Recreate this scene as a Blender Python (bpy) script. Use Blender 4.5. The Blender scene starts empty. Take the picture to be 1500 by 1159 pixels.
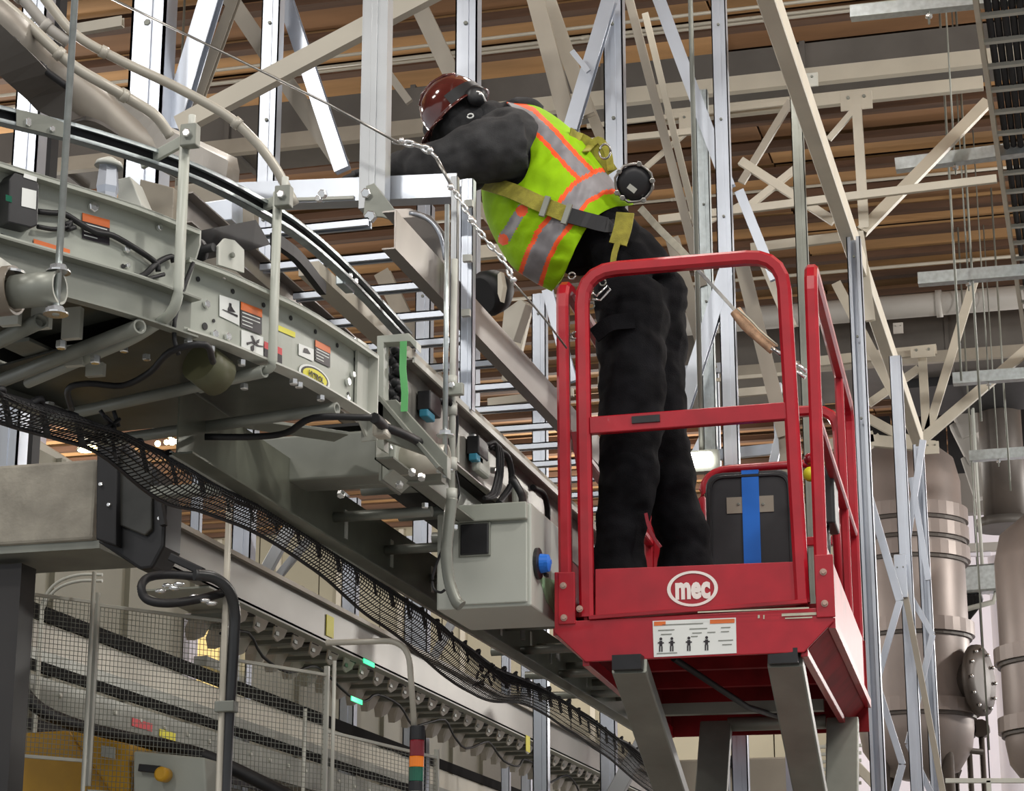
import bpy, bmesh, math, random
from mathutils import Vector as V, Matrix, noise
random.seed(4)
S = bpy.context.scene; COL = S.collection
PI = math.pi
# ---------------------------------------------------------------- camera, sky, light, exposure
FPX, CX, CY = 3200.0, 750.0, 579.5
PITCH = math.atan(920/3200.); YAW = math.radians(15.1)
CAM = V((0, 0, 1.6))
cd = bpy.data.cameras.new('camera'); co = bpy.data.objects.new('camera', cd); COL.objects.link(co)
co.location = CAM; co.rotation_euler = (PI/2+PITCH, 0, YAW)
cd.sensor_width = 36; cd.lens = FPX/1500*36; cd.clip_end = 200
S.camera = co
w = bpy.data.worlds.new('world'); S.world = w; w.use_nodes = True
w.node_tree.nodes['Background'].inputs[0].default_value = (.93, .96, 1.0, 1)
w.node_tree.nodes['Background'].inputs[1].default_value = .50
S.view_settings.view_transform = 'Standard'; S.view_settings.look = 'None'
S.view_settings.gamma = 1; S.view_settings.use_curve_mapping = False
S.view_settings.exposure = 0.32
def area(loc, sx, sy, e, col=(1, .96, .9), rot=(0, 0, 0)):
    l = bpy.data.lights.new('high_bay_light', 'AREA'); l.shape = 'RECTANGLE'; l.size = sx; l.size_y = sy
    l.energy = e; l.color = col
    o = bpy.data.objects.new('high_bay_light', l); o.location = loc; o.rotation_euler = rot; COL.objects.link(o)
for (x, y, e) in ((-5, -2, 200), (2.5, -1, 240), (-7, 4, 110), (3.5, 5, 260), (-1.5, 2.5, 110)):
    area((x, y, 8.2), 1.2, .5, e)
for (x, y, z, e) in ((-4.5, 5.5, 7.6, 90), (1.6, 7, 7.6, 200), (-2, 9.5, 7.9, 150), (3.5, 11, 7.2, 330), (-9.5, 10.5, 7.2, 330), (3.2, 16, 7.2, 420), (-11.5, 17, 7.2, 600),
                     (4, 22.5, 7.0, 500), (-14, 25, 7.2, 700), (3.8, 28, 6, 600), (-6.5, 29, 7.6, 420)):
    l = bpy.data.lights.new('fill_light', 'POINT'); l.energy = e; l.color = (1, .96, .9); l.shadow_soft_size = .25  # added point lights without fixtures, kept out of view, to brighten the ceiling
    o = bpy.data.objects.new('fill_light', l); o.location = (x, y, z); COL.objects.link(o)

# ---------------------------------------------------------------- pixel helpers: a pixel on a real plane of the hall -> a point
FW = V((-math.sin(YAW)*math.cos(PITCH), math.cos(YAW)*math.cos(PITCH), math.sin(PITCH)))
RT = V((math.cos(YAW), math.sin(YAW), 0)); UP = RT.cross(FW)
def ray(x, y): return FW+RT*((x-CX)/FPX)-UP*((y-CY)/FPX)
def onpl(x, y, o, n):
    r = ray(x, y); n = V(n); return CAM+r*((V(o)-CAM).dot(n)/r.dot(n))
def X(x, y, v): return onpl(x, y, (v, 0, 0), (1, 0, 0))
def Y(x, y, v): return onpl(x, y, (0, v, 0), (0, 1, 0))
def Z(x, y, v): return onpl(x, y, (0, 0, v), (0, 0, 1))
def mpp(y): return y/.93/FPX          # metres per pixel about the plane y

# ---------------------------------------------------------------- materials
MATS = {}
def mat(name, c, rough=.5, metal=0., vary=.12, scale=6., bump=0., bscale=60., emit=0., spec=.5, stretch=None, alpha=1., coat=0.):
    m = bpy.data.materials.new(name); m.use_nodes = True; nt = m.node_tree; N = nt.nodes; L = nt.links
    b = N['Principled BSDF']; b.inputs['Roughness'].default_value = rough; b.inputs['Metallic'].default_value = metal
    b.inputs['Specular IOR Level'].default_value = spec; b.inputs['Coat Weight'].default_value = coat
    tc = N.new('ShaderNodeTexCoord'); mp = N.new('ShaderNodeMapping'); L.new(tc.outputs['Object'], mp.inputs[0])
    if stretch: mp.inputs['Scale'].default_value = stretch
    nz = N.new('ShaderNodeTexNoise'); nz.inputs['Scale'].default_value = scale; nz.inputs['Detail'].default_value = 6
    L.new(mp.outputs[0], nz.inputs['Vector'])
    mx = N.new('ShaderNodeMix'); mx.data_type = 'RGBA'
    mx.inputs[6].default_value = tuple(max(0, v*(1-vary)) for v in c)+(1,)
    mx.inputs[7].default_value = tuple(min(1, v*(1+vary)) for v in c)+(1,)
    r = N.new('ShaderNodeMapRange'); r.inputs[1].default_value = .3; r.inputs[2].default_value = .7
    L.new(nz.outputs[0], r.inputs[0]); L.new(r.outputs[0], mx.inputs[0]); L.new(mx.outputs[2], b.inputs['Base Color'])
    if emit:
        b.inputs['Emission Color'].default_value = tuple(c)+(1,); b.inputs['Emission Strength'].default_value = emit
    if bump:
        n2 = N.new('ShaderNodeTexNoise'); n2.inputs['Scale'].default_value = bscale; n2.inputs['Detail'].default_value = 4
        L.new(mp.outputs[0], n2.inputs['Vector'])
        bp = N.new('ShaderNodeBump'); bp.inputs['Strength'].default_value = bump; bp.inputs['Distance'].default_value = .01
        L.new(n2.outputs[0], bp.inputs['Height']); L.new(bp.outputs[0], b.inputs['Normal'])
    if alpha < 1:
        b.inputs['Alpha'].default_value = alpha
    MATS[name] = m; return m
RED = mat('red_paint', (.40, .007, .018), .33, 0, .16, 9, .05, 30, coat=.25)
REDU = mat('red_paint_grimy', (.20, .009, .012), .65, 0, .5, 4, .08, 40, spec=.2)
BEIGELIT = mat('beige_beam_lightened', (.72, .67, .56), .45, 0, .08, 3)  # beige lightened to make up for weak light from below
BRASS = mat('dull_bolt', (.50, .34, .28), .4, .4, .2, 20)
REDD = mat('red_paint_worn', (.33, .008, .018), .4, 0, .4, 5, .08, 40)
GREY = mat('grey_powder_coat', (.40, .42, .37), .42, 0, .07, 5, .03, 90)
GREYL = mat('light_grey_coat', (.52, .53, .48), .4, 0, .06, 5)
GREYD = mat('dull_grey_steel', (.23, .24, .21), .42, .25, .18, 5)
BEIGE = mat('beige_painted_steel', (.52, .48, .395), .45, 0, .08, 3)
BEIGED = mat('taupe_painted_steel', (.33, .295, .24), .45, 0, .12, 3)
ALU = mat('bare_aluminium', (.54, .58, .65), .33, .72, .10, 2.5, .02, 20)
ALUD = mat('satin_aluminium', (.40, .415, .43), .4, .75, .10, 4)
GALV = mat('galvanised_steel', (.50, .55, .56), .36, .8, .15, 25, .03, 60)
ZINC = mat('zinc_bolt', (.85, .86, .86), .22, .9, .05, 10)
CHROME = mat('wire_rope_steel', (.33, .32, .30), .3, .9, .15, 60)
BLACK = mat('black_plastic', (.014, .014, .016), .42, 0, .3, 12)
RUBBER = mat('black_rubber', (.008, .008, .01), .55, 0, .3, 12)
BELT = mat('dark_belt', (.02, .02, .02), .6, 0, .4, 4)
WOODD = mat('dark_joist_wood', (.095, .048, .026), .75, 0, .45, 3, .2, 30, stretch=(.25, 3, 3))
WOODL = mat('tan_deck_wood', (.47, .265, .115), .75, 0, .4, 1.4, .2, 30, stretch=(.3, 1.6, 1))
WOODM = mat('brown_deck_wood', (.25, .13, .06), .75, 0, .4, 1.4, .2, 30, stretch=(.3, 1.6, 1))
DUCTM = mat('dark_grey_duct', (.115, .105, .095), .5, .1, .2, 2)
DUCTL = mat('pale_duct_wrap', (.42, .40, .37), .55, 0, .1, 2)
WALLB = mat('beige_wall_panel', (.34, .31, .225), .6, 0, .10, .6)
WALLW = mat('pale_lilac_wall', (.80, .76, .84), .6, 0, .06, .5)
WALLT = mat('taupe_wall_panel', (.20, .185, .17), .6, 0, .1, .5)
CONC = mat('concrete', (.30, .28, .235), .8, 0, .28, 7, .35, 50)
FLOORM = mat('hall_floor', (.24, .235, .22), .5, 0, .15, 1)
PIPE = mat('cream_pipe', (.52, .49, .42), .38, .1, .08, 5)
TANK = mat('tank_cladding', (.28, .235, .215), .42, .3, .12, 2, .06, 6)
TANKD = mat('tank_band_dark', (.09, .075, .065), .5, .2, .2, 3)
WHITE = mat('white_label', (.78, .8, .78), .5, 0, .02)
ORANGE = mat('orange_label', (.72, .16, .03), .5, 0, .1)
BLACKL = mat('black_label', (.02, .015, .02), .45, 0, .1)
REDL = mat('red_label', (.62, .06, .07), .5, 0, .05)
YEL = mat('yellow_label', (.72, .66, .03), .45, 0, .06)
YELM = mat('yellow_machine', (.66, .36, .02), .4, 0, .2, 3)
BLUE = mat('blue_tape', (.01, .17, .72), .5, 0, .08)
CYAN = mat('cyan_connector', (.03, .22, .33), .4, 0, .1)
GREEN = mat('green_tape', (.14, .50, .17), .5, 0, .1)
GREENG = mat('green_lamp_glow', (.05, .9, .35), .4, 0, .05, emit=1.2)
WARML = mat('warm_lamp', (1, .85, .45), .4, 0, .02, emit=9)
COOLL = mat('cool_lamp', (1, .98, .92), .4, 0, .02, emit=6)
WINL = mat('lit_yellow_window', (.9, .66, .25), .5, 0, .06, emit=.55)
HAT = mat('maroon_hat', (.10, .018, .014), .12, 0, .25, 12, coat=1.)
HOOD = mat('charcoal_hoodie', (.05, .05, .052), .9, 0, .3, 14, .25, 260, spec=.15)
PANTS = mat('black_trousers', (.006, .006, .0075), .85, 0, .4, 12, .3, 240, spec=.12)
SKIN = mat('skin', (.42, .24, .17), .5)
GLOVE = mat('dark_glove', (.03, .03, .032), .7, 0, .3, 20)
VEST = mat('lime_vest', (.30, .55, .004), .8, 0, .10, 8, .15, 60, spec=.2)
VORG = mat('vest_orange', (.95, .10, .015), .7, 0, .05)
VSIL = mat('vest_silver', (.23, .22, .235), .55, .1, .12, 20)
STRAP = mat('olive_webbing', (.30, .27, .035), .8, 0, .25, 30, .2, 200)
TAN = mat('tan_webbing', (.50, .32, .20), .8, 0, .25, 30, .2, 200)
PALE = mat('pale_webbing', (.52, .50, .40), .8, 0, .15, 30)
CLAD = mat('ribbed_cladding', (.235, .225, .175), .5, .1, .1, 1.5)
LRED = mat('stack_red', (.25, .01, .02), .2); LAMB = mat('stack_amber', (.8, .2, .01), .2, emit=.15); LGRN = mat('stack_green', (.01, .12, .07), .2)

DEEP = mat('deep_black', (.008, .008, .008), .85, 0, .2, 5, spec=.1)  # matt black for the packing line's channel and slot
# ---------------------------------------------------------------- mesh builders
def rect(w, h, c=.12):
    a, b, k = w/2, h/2, min(w, h)*c
    return [(-a+k, -b), (a-k, -b), (a, -b+k), (a, b-k), (a-k, b), (-a+k, b), (-a, b-k), (-a, -b+k)]
def circ(r, n=12): return [(r*math.cos(2*PI*i/n), r*math.sin(2*PI*i/n)) for i in range(n)]
def cch(w, h, t=.006, s=1):       # channel: web on one side, open to +a*s
    return [(s*p, q) for p, q in [(-w/2, -h/2), (w/2, -h/2), (w/2, -h/2+t), (-w/2+t, -h/2+t), (-w/2+t, h/2-t), (w/2, h/2-t), (w/2, h/2), (-w/2, h/2)]][::s]
def lang(w, h, t=.006): return [(0, 0), (w, 0), (w, t), (t, t), (t, h), (0, h)]
class MB:
    def __init__(s): s.v = []; s.f = []; s.sm = []
    def add(s, vs, fs, sm=False):
        n = len(s.v); s.v += [V(p) for p in vs]; s.f += [tuple(i+n for i in f) for f in fs]; s.sm += [sm]*len(fs); return s
    def sweep(s, pts, prof, up=(0, 0, 1), cap=True, sm=False, rad=None):
        pts = [V(p) for p in pts]; n = len(pts); k = len(prof); vs = []; up = V(up)
        for i, p in enumerate(pts):
            t = (pts[min(i+1, n-1)]-pts[max(i-1, 0)]).normalized()
            sd = t.cross(up)
            if sd.length < 1e-3: sd = t.cross(V((0, 1, 0.01)))
            sd.normalize(); u2 = sd.cross(t).normalized()
            if 0 < i < n-1:
                t1 = (pts[i]-pts[i-1]).normalized(); c = max(.5, t1.dot(t))
            q = rad[i] if rad else 1
            vs += [p+sd*a*q+u2*b*q for a, b in prof]
        fs = [(i*k+j, i*k+(j+1) % k, (i+1)*k+(j+1) % k, (i+1)*k+j) for i in range(n-1) for j in range(k)]
        s.add(vs, fs, sm)
        if cap: s.add(vs[:k], [tuple(range(k))[::-1]]); s.add(vs[-k:], [tuple(range(k))])
        return s
    def bar(s, a, b, w, h=None, up=(0, 0, 1), c=.1): return s.sweep([a, b], rect(w, h or w, c), up)
    def tube(s, pts, r, n=10, rad=None): return s.sweep(pts, circ(r, n), (0.03, 0.02, 1), True, True, rad)
    def pipe(s, a, b, r, t, n=18):    # open hollow pipe
        a, b = V(a), V(b)
        s.sweep([a, b], circ(r, n), (0.03, .02, 1), False, True); s.sweep([b, a], circ(r-t, n)[::-1], (0.03, .02, 1), False, True)
        for p, q in ((a, b), (b, a)):
            t_ = (q-p).normalized(); sd = t_.cross(V((.03, .02, 1))).normalized(); u = sd.cross(t_)
            vs = [p+sd*x+u*y for x, y in circ(r, n)]+[p+sd*x+u*y for x, y in circ(r-t, n)]
            s.add(vs, [(j, j+n, (j+1) % n+n, (j+1) % n) for j in range(n)])
        return s
    def box(s, lo, hi):
        x0, y0, z0 = lo; x1, y1, z1 = hi
        return s.add([(x0, y0, z0), (x1, y0, z0), (x1, y1, z0), (x0, y1, z0), (x0, y0, z1), (x1, y0, z1), (x1, y1, z1), (x0, y1, z1)],
                     [(0, 3, 2, 1), (4, 5, 6, 7), (0, 1, 5, 4), (1, 2, 6, 5), (2, 3, 7, 6), (3, 0, 4, 7)])
    def prism(s, poly, off):
        poly = [V(p) for p in poly]; off = V(off); n = len(poly)
        return s.add(poly+[p+off for p in poly], [tuple(range(n)), tuple(range(n, 2*n))[::-1]]+[(i, i+n, (i+1) % n+n, (i+1) % n) for i in range(n)])
    def lathe(s, c, ax, prof, n=24, sm=True):
        c = V(c); ax = V(ax).normalized(); a = ax.orthogonal().normalized(); b = ax.cross(a); vs = []
        for r, h in prof: vs += [c+ax*h+(a*math.cos(2*PI*i/n)+b*math.sin(2*PI*i/n))*r for i in range(n)]
        m = len(prof)
        s.add(vs, [(i*n+j, i*n+(j+1) % n, (i+1)*n+(j+1) % n, (i+1)*n+j) for i in range(m-1) for j in range(n)], sm)
        if prof[0][0] > 1e-4: s.add(vs[:n], [tuple(range(n))[::-1]])
        if prof[-1][0] > 1e-4: s.add(vs[-n:], [tuple(range(n))])
        return s
    def cyl(s, a, b, r, n=16): return s.lathe(a, V(b)-V(a), [(r, 0), (r, (V(b)-V(a)).length)], n)
    def hexb(s, c, ax, r, h): return s.lathe(c, ax, [(r, 0), (r, h*.85), (r*.8, h)], 6, False)
    def ball(s, c, r, n=10, sq=(1, 1, 1)):
        c = V(c); vs = []; m = n//2+1
        for i in range(m):
            th = PI*i/(m-1)
            vs += [c+V((r*sq[0]*math.sin(th)*math.cos(2*PI*j/n), r*sq[1]*math.sin(th)*math.sin(2*PI*j/n), r*sq[2]*math.cos(th))) for j in range(n)]
        return s.add(vs, [(i*n+j, (i+1)*n+j, (i+1)*n+(j+1) % n, i*n+(j+1) % n) for i in range(m-1) for j in range(n)], True)
    def build(s, name, m, parent=None, bev=0, label=None, kind=None):
        o0 = V((0, 0, 0)); p = parent
        while p: o0 = o0+p.location; p = p.parent
        me = bpy.data.meshes.new(name)
        if parent is None and s.v:
            z = min(p.z for p in s.v); o0 = V((sum(p.x for p in s.v)/len(s.v), sum(p.y for p in s.v)/len(s.v), z))
        me.from_pydata([p-o0 for p in s.v], [], s.f); me.polygons.foreach_set('use_smooth', s.sm); me.materials.append(m)
        bm = bmesh.new(); bm.from_mesh(me); bmesh.ops.remove_doubles(bm, verts=bm.verts, dist=1e-5) if len(s.v) < 60000 else None
        bmesh.ops.recalc_face_normals(bm, faces=bm.faces); bm.to_mesh(me); bm.free()
        o = bpy.data.objects.new(name, me); COL.objects.link(o)
        if parent: o.parent = parent
        else: o.location = o0
        if bev:
            b = o.modifiers.new('bevel', 'BEVEL'); b.width = bev; b.segments = 2; b.limit_method = 'ANGLE'
        if label: o['label'] = label
        if kind: o['kind'] = kind
        return o
def B(): return MB()
def thing(name, loc, label, cat, group=None):
    o = bpy.data.objects.new(name, None); COL.objects.link(o); o.location = loc; o.empty_display_size = .1
    o['label'] = label; o['category'] = cat
    if group: o['group'] = group
    return o
def tag(o, label, cat, group=None, kind=None):
    o['label'] = label; o['category'] = cat
    if group: o['group'] = group
    if kind: o['kind'] = kind
    return o
def struct(o): o['kind'] = 'structure'; return o
def arc(c, a, b, r, a0, a1, n=6):   # points of an arc in the plane spanned by unit a,b
    return [V(c)+V(a)*r*math.cos(a0+(a1-a0)*i/n)+V(b)*r*math.sin(a0+(a1-a0)*i/n) for i in range(n+1)]
def round_path(pts, r, n=5):
    pts = [V(p) for p in pts]; out = [pts[0]]
    for i in range(1, len(pts)-1):
        p = pts[i]; a = (pts[i-1]-p); b = (pts[i+1]-p); ra = min(r, a.length*.45, b.length*.45)
        p0 = p+a.normalized()*ra; p2 = p+b.normalized()*ra
        for k in range(n+1):
            t = k/n; out.append(p0*(1-t)**2+p*2*t*(1-t)+p2*t*t)
    return out+[pts[-1]]
def smooth_path(pts, n=6):
    pts = [V(p) for p in pts]; P = [pts[0]*2-pts[1]]+pts+[pts[-1]*2-pts[-2]]; out = []
    for i in range(1, len(P)-2):
        for k in range(n):
            t = k/n; a, b, c, d = P[i-1:i+3]
            out.append(.5*((2*b)+(c-a)*t+(2*a-5*b+4*c-d)*t*t+(3*b-a-3*c+d)*t**3))
    return out+[pts[-1]]
def text_mesh(s, size, origin, ax, ay, m, name, parent, bold=0., depth=.001, sx=1., sy_=1.):
    cu = bpy.data.curves.new('t', 'FONT'); cu.body = s; cu.size = size; cu.align_x = 'CENTER'; cu.align_y = 'CENTER'; cu.offset = bold; cu.extrude = depth; cu.resolution_u = 3
    to = bpy.data.objects.new('t', cu); COL.objects.link(to)
    me = bpy.data.meshes.new_from_object(to.evaluated_get(bpy.context.evaluated_depsgraph_get()))
    bpy.data.objects.remove(to)
    ax = V(ax).normalized(); ay = V(ay).normalized(); az = ax.cross(ay); o0 = V((0, 0, 0)); p = parent
    while p: o0 = o0+p.location; p = p.parent
    for v in me.vertices: v.co = V(origin)-o0+ax*v.co.x*sx+ay*v.co.y*sy_+az*v.co.z
    me.materials.clear(); me.materials.append(m); o = bpy.data.objects.new(name, me); COL.objects.link(o); o.parent = parent; return o
# ================================================================ SETTING
B().box((-30, -8, -.1), (16, 40, 0)).build('floor', FLOORM)['kind'] = 'structure'
YW = 33.0
wl = struct(bpy.data.objects.new('wall_back', None)); COL.objects.link(wl); wl.location = (0, YW, 0)
for i in range(44):
    x0 = -30+i*1.05
    m = WALLB if x0 < -3.9 else WALLW
    o = B().box((x0, YW, 0), (x0+1.03, YW+.12+(i % 2)*.03, 9.35)).build('wall_panel', m, wl)
# lighter upright ribs on the left half
for i in range(12):
    x0 = -16+i*1.05; B().box((x0-.04, YW-.06, 0), (x0+.04, YW, 9.3)).build('rib', BEIGE, wl)
ce = struct(bpy.data.objects.new('ceiling', None)); COL.objects.link(ce); ce.location = (0, 15, 9.3)
B().box((-30, -8, 9.42), (16, 40, 9.5)).build('roof_deck', WOODD, ce)
rj = random.Random(2); yj = 8.2
k = 0
while yj < 33:
    B().box((-20, yj, 9.25), (9, yj+.11, 9.32)).build('joist', WOODD, ce)
    nb = 4
    for q in range(5):      # deck planks between the joists
        x0 = -20+q*5.8
        dz = rj.uniform(0, .03)
        B().box((x0, yj+.1, 9.33+dz), (x0+5.78, yj+.62, 9.38+dz)).build('plank', WOODL if rj.random() < .5 else WOODM, ce)
    yj += .64; k += 1
B().box((-30, 40, -.1), (16, 40.2, 9.5)).build('wall_far', WALLB)['kind'] = 'structure'
# long duct beams and pipes under the roof, running crosswise
def crossbox(name, p0, w, h, m, x0, x1, label, cat, lip=None):
    t = thing(name, (x0, p0.y, p0.z), label, cat)
    B().box((x0, p0.y, p0.z), (x1, p0.y+w, p0.z+h)).build('duct_body', m, t)
    if lip: B().box((x0, p0.y-.05, p0.z-.1), (x1, p0.y+.02, p0.z+.02)).build('edge_rail', lip, t)
    nn = int((x1-x0)/1.5)
    for i in range(nn): B().box((x0+.7+i*1.5, p0.y-.02, p0.z-.015), (x0+.74+i*1.5, p0.y+w+.02, p0.z+h+.015)).build('seam', m, t)
    return t
crossbox('air_duct', Z(1250, 100, 8.3), .5, .24, DUCTM, -13, 1.2, 'dark grey duct crossing the hall under the nearest wooden roof bays', 'duct', BEIGE)
crossbox('air_duct', Z(1350, 520, 8.3), 1.6, .45, DUCTM, -5, 3, 'dark taupe duct box under the far roof right of the red lift', 'duct', BEIGED)
crossbox('air_duct', Z(300, 215, 8.2), .6, .3, DUCTM, -16, -4.3, 'dark duct far behind the hard hat and the upper left posts', 'duct', BEIGED)
crossbox('air_duct', Z(1450, 560, 8.2), 1.2, .5, RUBBER, -1.9, 3, 'black duct added to darken the upper right corner of the far hall', 'duct')  # black box put in to make the far roof read dark
def run(name, pts, r, m, label, cat, fl=0):
    t = thing(name, pts[0], label, cat); B().tube(pts, r, 14).build('pipe_run', m, t)
    d = (V(pts[-1])-V(pts[0])); n = max(2, int(d.length/2.2))
    for i in range(1, n):
        c = V(pts[0])+d*i/n; B().cyl(c-d.normalized()*.03, c+d.normalized()*.03, r*1.18, 14).build('coupling', m, t)
    return t
a = Z(1215, 458, 8.55); run('overhead_pipe', [(a.x-1.8, a.y, a.z), (a.x+4, a.y, a.z)], .12, DUCTL, 'pale round overhead pipe at the end of the wooden roof on the right', 'pipe')
for (px, py, r, lb) in ((1000, 38, .014, 'thin white conduit crossing the dark roof top centre'), 
                        (1300, 262, .014, 'thin rod crossing the roof beside the ladder tray'), (1200, 400, .018, 'thin pale conduit crossing the roof behind the red guardrail'),
                        (640, 85, .016, 'thin pale conduit crossing the roof above the hard hat'), (300, 105, .014, 'thin pale conduit crossing the roof top left')):
    a = Z(px, py, 8.9); run('roof_conduit', [(-13 if px < 700 else -6, a.y, 8.9), (1.6, a.y, 8.9)], r, BEIGE, lb, 'conduit')

# ================================================================ TALL FRAMES (posts and braces)
def ybar(b, y, p, q, wpx, dep=None, y2=None, prof=None, up=None):
    a = Y(*p, y); c = Y(*q, y if y2 is None else y2); w_ = wpx*mpp(y)
    d = (c-a).normalized(); u = V((0, 1, 0)) if abs(d.y) < .8 else V((0, 0, 1))
    if prof == 'c': b.sweep([a, c], cch(w_, dep or w_*.6, max(.004, w_*.07)), u); return
    b.sweep([a, c], rect(w_, dep or w_*.6, .06), u)
def vpost(b, y, x, py0, py1, wpx, dep=None, z0=None, z1=None, style='c'):
    a = Y(x, (py0+py1)/2, y); w_ = wpx*mpp(y); zt = Y(x, py0, y).z if z1 is None else z1; zb = Y(x, py1, y).z if z0 is None else z0
    d = dep or w_*.75
    if style == 'c':      # web facing the camera with two short lips behind
        b.box((a.x-w_/2, y, zb), (a.x+w_/2, y+w_*.07, zt)); b.box((a.x-w_/2, y, zb), (a.x-w_/2+w_*.07, y+d, zt)); b.box((a.x+w_/2-w_*.07, y, zb), (a.x+w_/2, y+d, zt))
        b.box((a.x-w_*.12, y-w_*.05, zb), (a.x+w_*.12, y+.001, zt))
    elif style == 'o':    # strut open to the camera: two bright lips, dark groove
        b.box((a.x-w_/2, y+d, zb), (a.x+w_/2, y+d+w_*.06, zt)); b.box((a.x-w_/2, y, zb), (a.x-w_/2+w_*.08, y+d, zt)); b.box((a.x+w_/2-w_*.08, y, zb), (a.x+w_/2, y+d, zt))
        b.box((a.x-w_/2, y, zb), (a.x-w_*.2, y+w_*.05, zt)); b.box((a.x+w_*.2, y, zb), (a.x+w_/2, y+w_*.05, zt))
    else: b.box((a.x-w_/2, y, zb), (a.x+w_/2, y+d, zt))
    return a
def frame(name, label, cat, y, posts, braces, group=None, floor=False):
    a = Y(*posts[0][:2], y) if posts else Y(*braces[0][0], y)
    if floor: a.z = 0
    t = thing(name, a, label, cat, group)
    for (x, p0, p1, wpx, m, st, *k) in posts:
        b = B(); yy = k[0] if k else y
        top = dict(z1=9.0) if p0 <= 0 else {}; bot = dict(z0=0.) if p1 >= 1159 else {}
        q = vpost(b, yy, x, p0, p1, wpx, style=st, **top, **bot); b.build('post', m, t)
        if wpx > 17:
            z_ = Y(x, max(p0, 5)+30, yy).z
            for i in range(3): B().hexb((q.x, yy-.002, z_-i*.5), (0, -1, 0), wpx*mpp(yy)*.1, .012).build('bolt', GREYD, t)
    for (p, q, wpx, m, *k) in braces:
        b = B(); yy = k[0] if k else y; y2 = k[1] if len(k) > 1 else None
        ybar(b, yy, p, q, wpx, y2=y2, prof='c' if wpx >= 14 else None); b.build('brace', m, t)
    return t
def plate(parent, y, x, py, wpx, hpx, m=BEIGE, name='gusset_plate'):
    a = Y(x, py, y); w_, h_ = wpx*mpp(y)/2, hpx*mpp(y)/2
    o = B().box((a.x-w_, y-.03, a.z-h_), (a.x+w_, y-.015, a.z+h_)).build(name, m, parent, .003)
    for sx in (-.5, .5): B().hexb((a.x+sx*w_, y-.03, a.z+h_*.4), (0, -1, 0), w_*.12, .012).build('plate_bolt', GREYD, o)
P3 = 'c'
frame('support_tower', 'wide bluish aluminium channel post at top left with long crossing diagonals', 'frame', 8.6,
      [(209, 0, 380, 60, ALU, 'c'), (390, 0, 420, 30, ALU, 'c', 8.9)],
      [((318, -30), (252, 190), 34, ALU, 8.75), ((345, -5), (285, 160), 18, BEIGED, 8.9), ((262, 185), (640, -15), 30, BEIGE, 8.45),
       ((325, -20), (500, 240), 26, BEIGED, 9.2), ((415, -10), (502, 250), 24, ALU, 9.1), ((105, 45), (180, 32), 18, BEIGE, 9.0)])
frame('support_post', 'bright channel post at the left edge behind the rail, cut by the frame', 'post', 8.8, [(12, 0, 1160, 44, ALU, 'c')], [((-20, 52), (40, 46), 12, BEIGE)])
frame('support_tower', 'channel post seen directly behind the hard hat with a taupe diagonal', 'frame', 9.0,
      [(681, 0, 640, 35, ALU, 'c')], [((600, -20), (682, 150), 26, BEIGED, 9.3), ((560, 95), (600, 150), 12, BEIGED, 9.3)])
frame('support_tower', 'tall bright channel post behind the worker\'s back with a V of diagonals', 'frame', 9.6,
      [(903, 0, 900, 30, ALU, 'c')],
      [((893, 0), (836, 190), 22, ALU, 9.5), ((780, -20), (838, 200), 26, BEIGED, 9.8), ((800, -10), (862, 170), 22, BEIGED, 10), ((838, 75), (862, 105), 8, ALU, 9.4),
       ((840, 100), (920, 300), 16, BEIGED, 10.1)])
frame('support_tower', 'tall narrow bright post right of the worker, rising behind the red top rail', 'frame', 9.7,
      [(1068, 0, 1159, 22, ALU, 'c'), (1040, 130, 1159, 18, GALV, 'c', 9.9)],
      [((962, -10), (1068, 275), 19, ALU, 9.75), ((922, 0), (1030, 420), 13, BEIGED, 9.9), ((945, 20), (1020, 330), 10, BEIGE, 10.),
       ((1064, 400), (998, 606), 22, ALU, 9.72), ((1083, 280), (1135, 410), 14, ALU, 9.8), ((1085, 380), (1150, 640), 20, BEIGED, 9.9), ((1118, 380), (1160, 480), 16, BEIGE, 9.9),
       ((985, 350), (1040, 540), 20, BEIGED, 10.2), ((1150, 640), (1165, 830), 18, BEIGED, 10.)])
frame('support_tower', 'bright shelf frame seen through the guardrail above the document box', 'frame', 10.4,
      [(1050, 540, 1159, 18, ALU, 'c'), (1148, 560, 1159, 12, ALU, 's', 10.2)],
      [((990, 545), (1070, 538), 14, ALU), ((1060, 578), (1150, 570), 12, BEIGE), ((1060, 555), (1150, 548), 5, BEIGE),
       ((990, 560), (1060, 556), 5, BEIGE), ((1040, 668), (1155, 656), 15, ALU, 10.2), ((1000, 700), (1040, 620), 10, ALU, 10.3), ((1030, 720), (1150, 705), 8, BEIGE, 10.3),
       ((1130, 690), (1160, 560), 12, ALU, 10.1)])
frame('support_tower', 'pale posts and brace seen through the cable ladder left of the red corner post', 'frame', 11.5,
      [(616, 300, 1159, 24, ALU, 'c', 13.0), (790, 430, 1159, 21, ALU, 'c')],
      [((802, 425), (838, 560), 16, ALU), ((690, 372), (900, 352), 20, BEIGE, 12.4), ((745, 560), (770, 450), 20, BEIGE, 12.), ((560, 400), (640, 560), 24, BEIGED, 13.2), ((700, 300), (780, 400), 14, BEIGED, 12.8), ((715, 590), (840, 575), 12, BEIGE, 11.8)])
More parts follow.
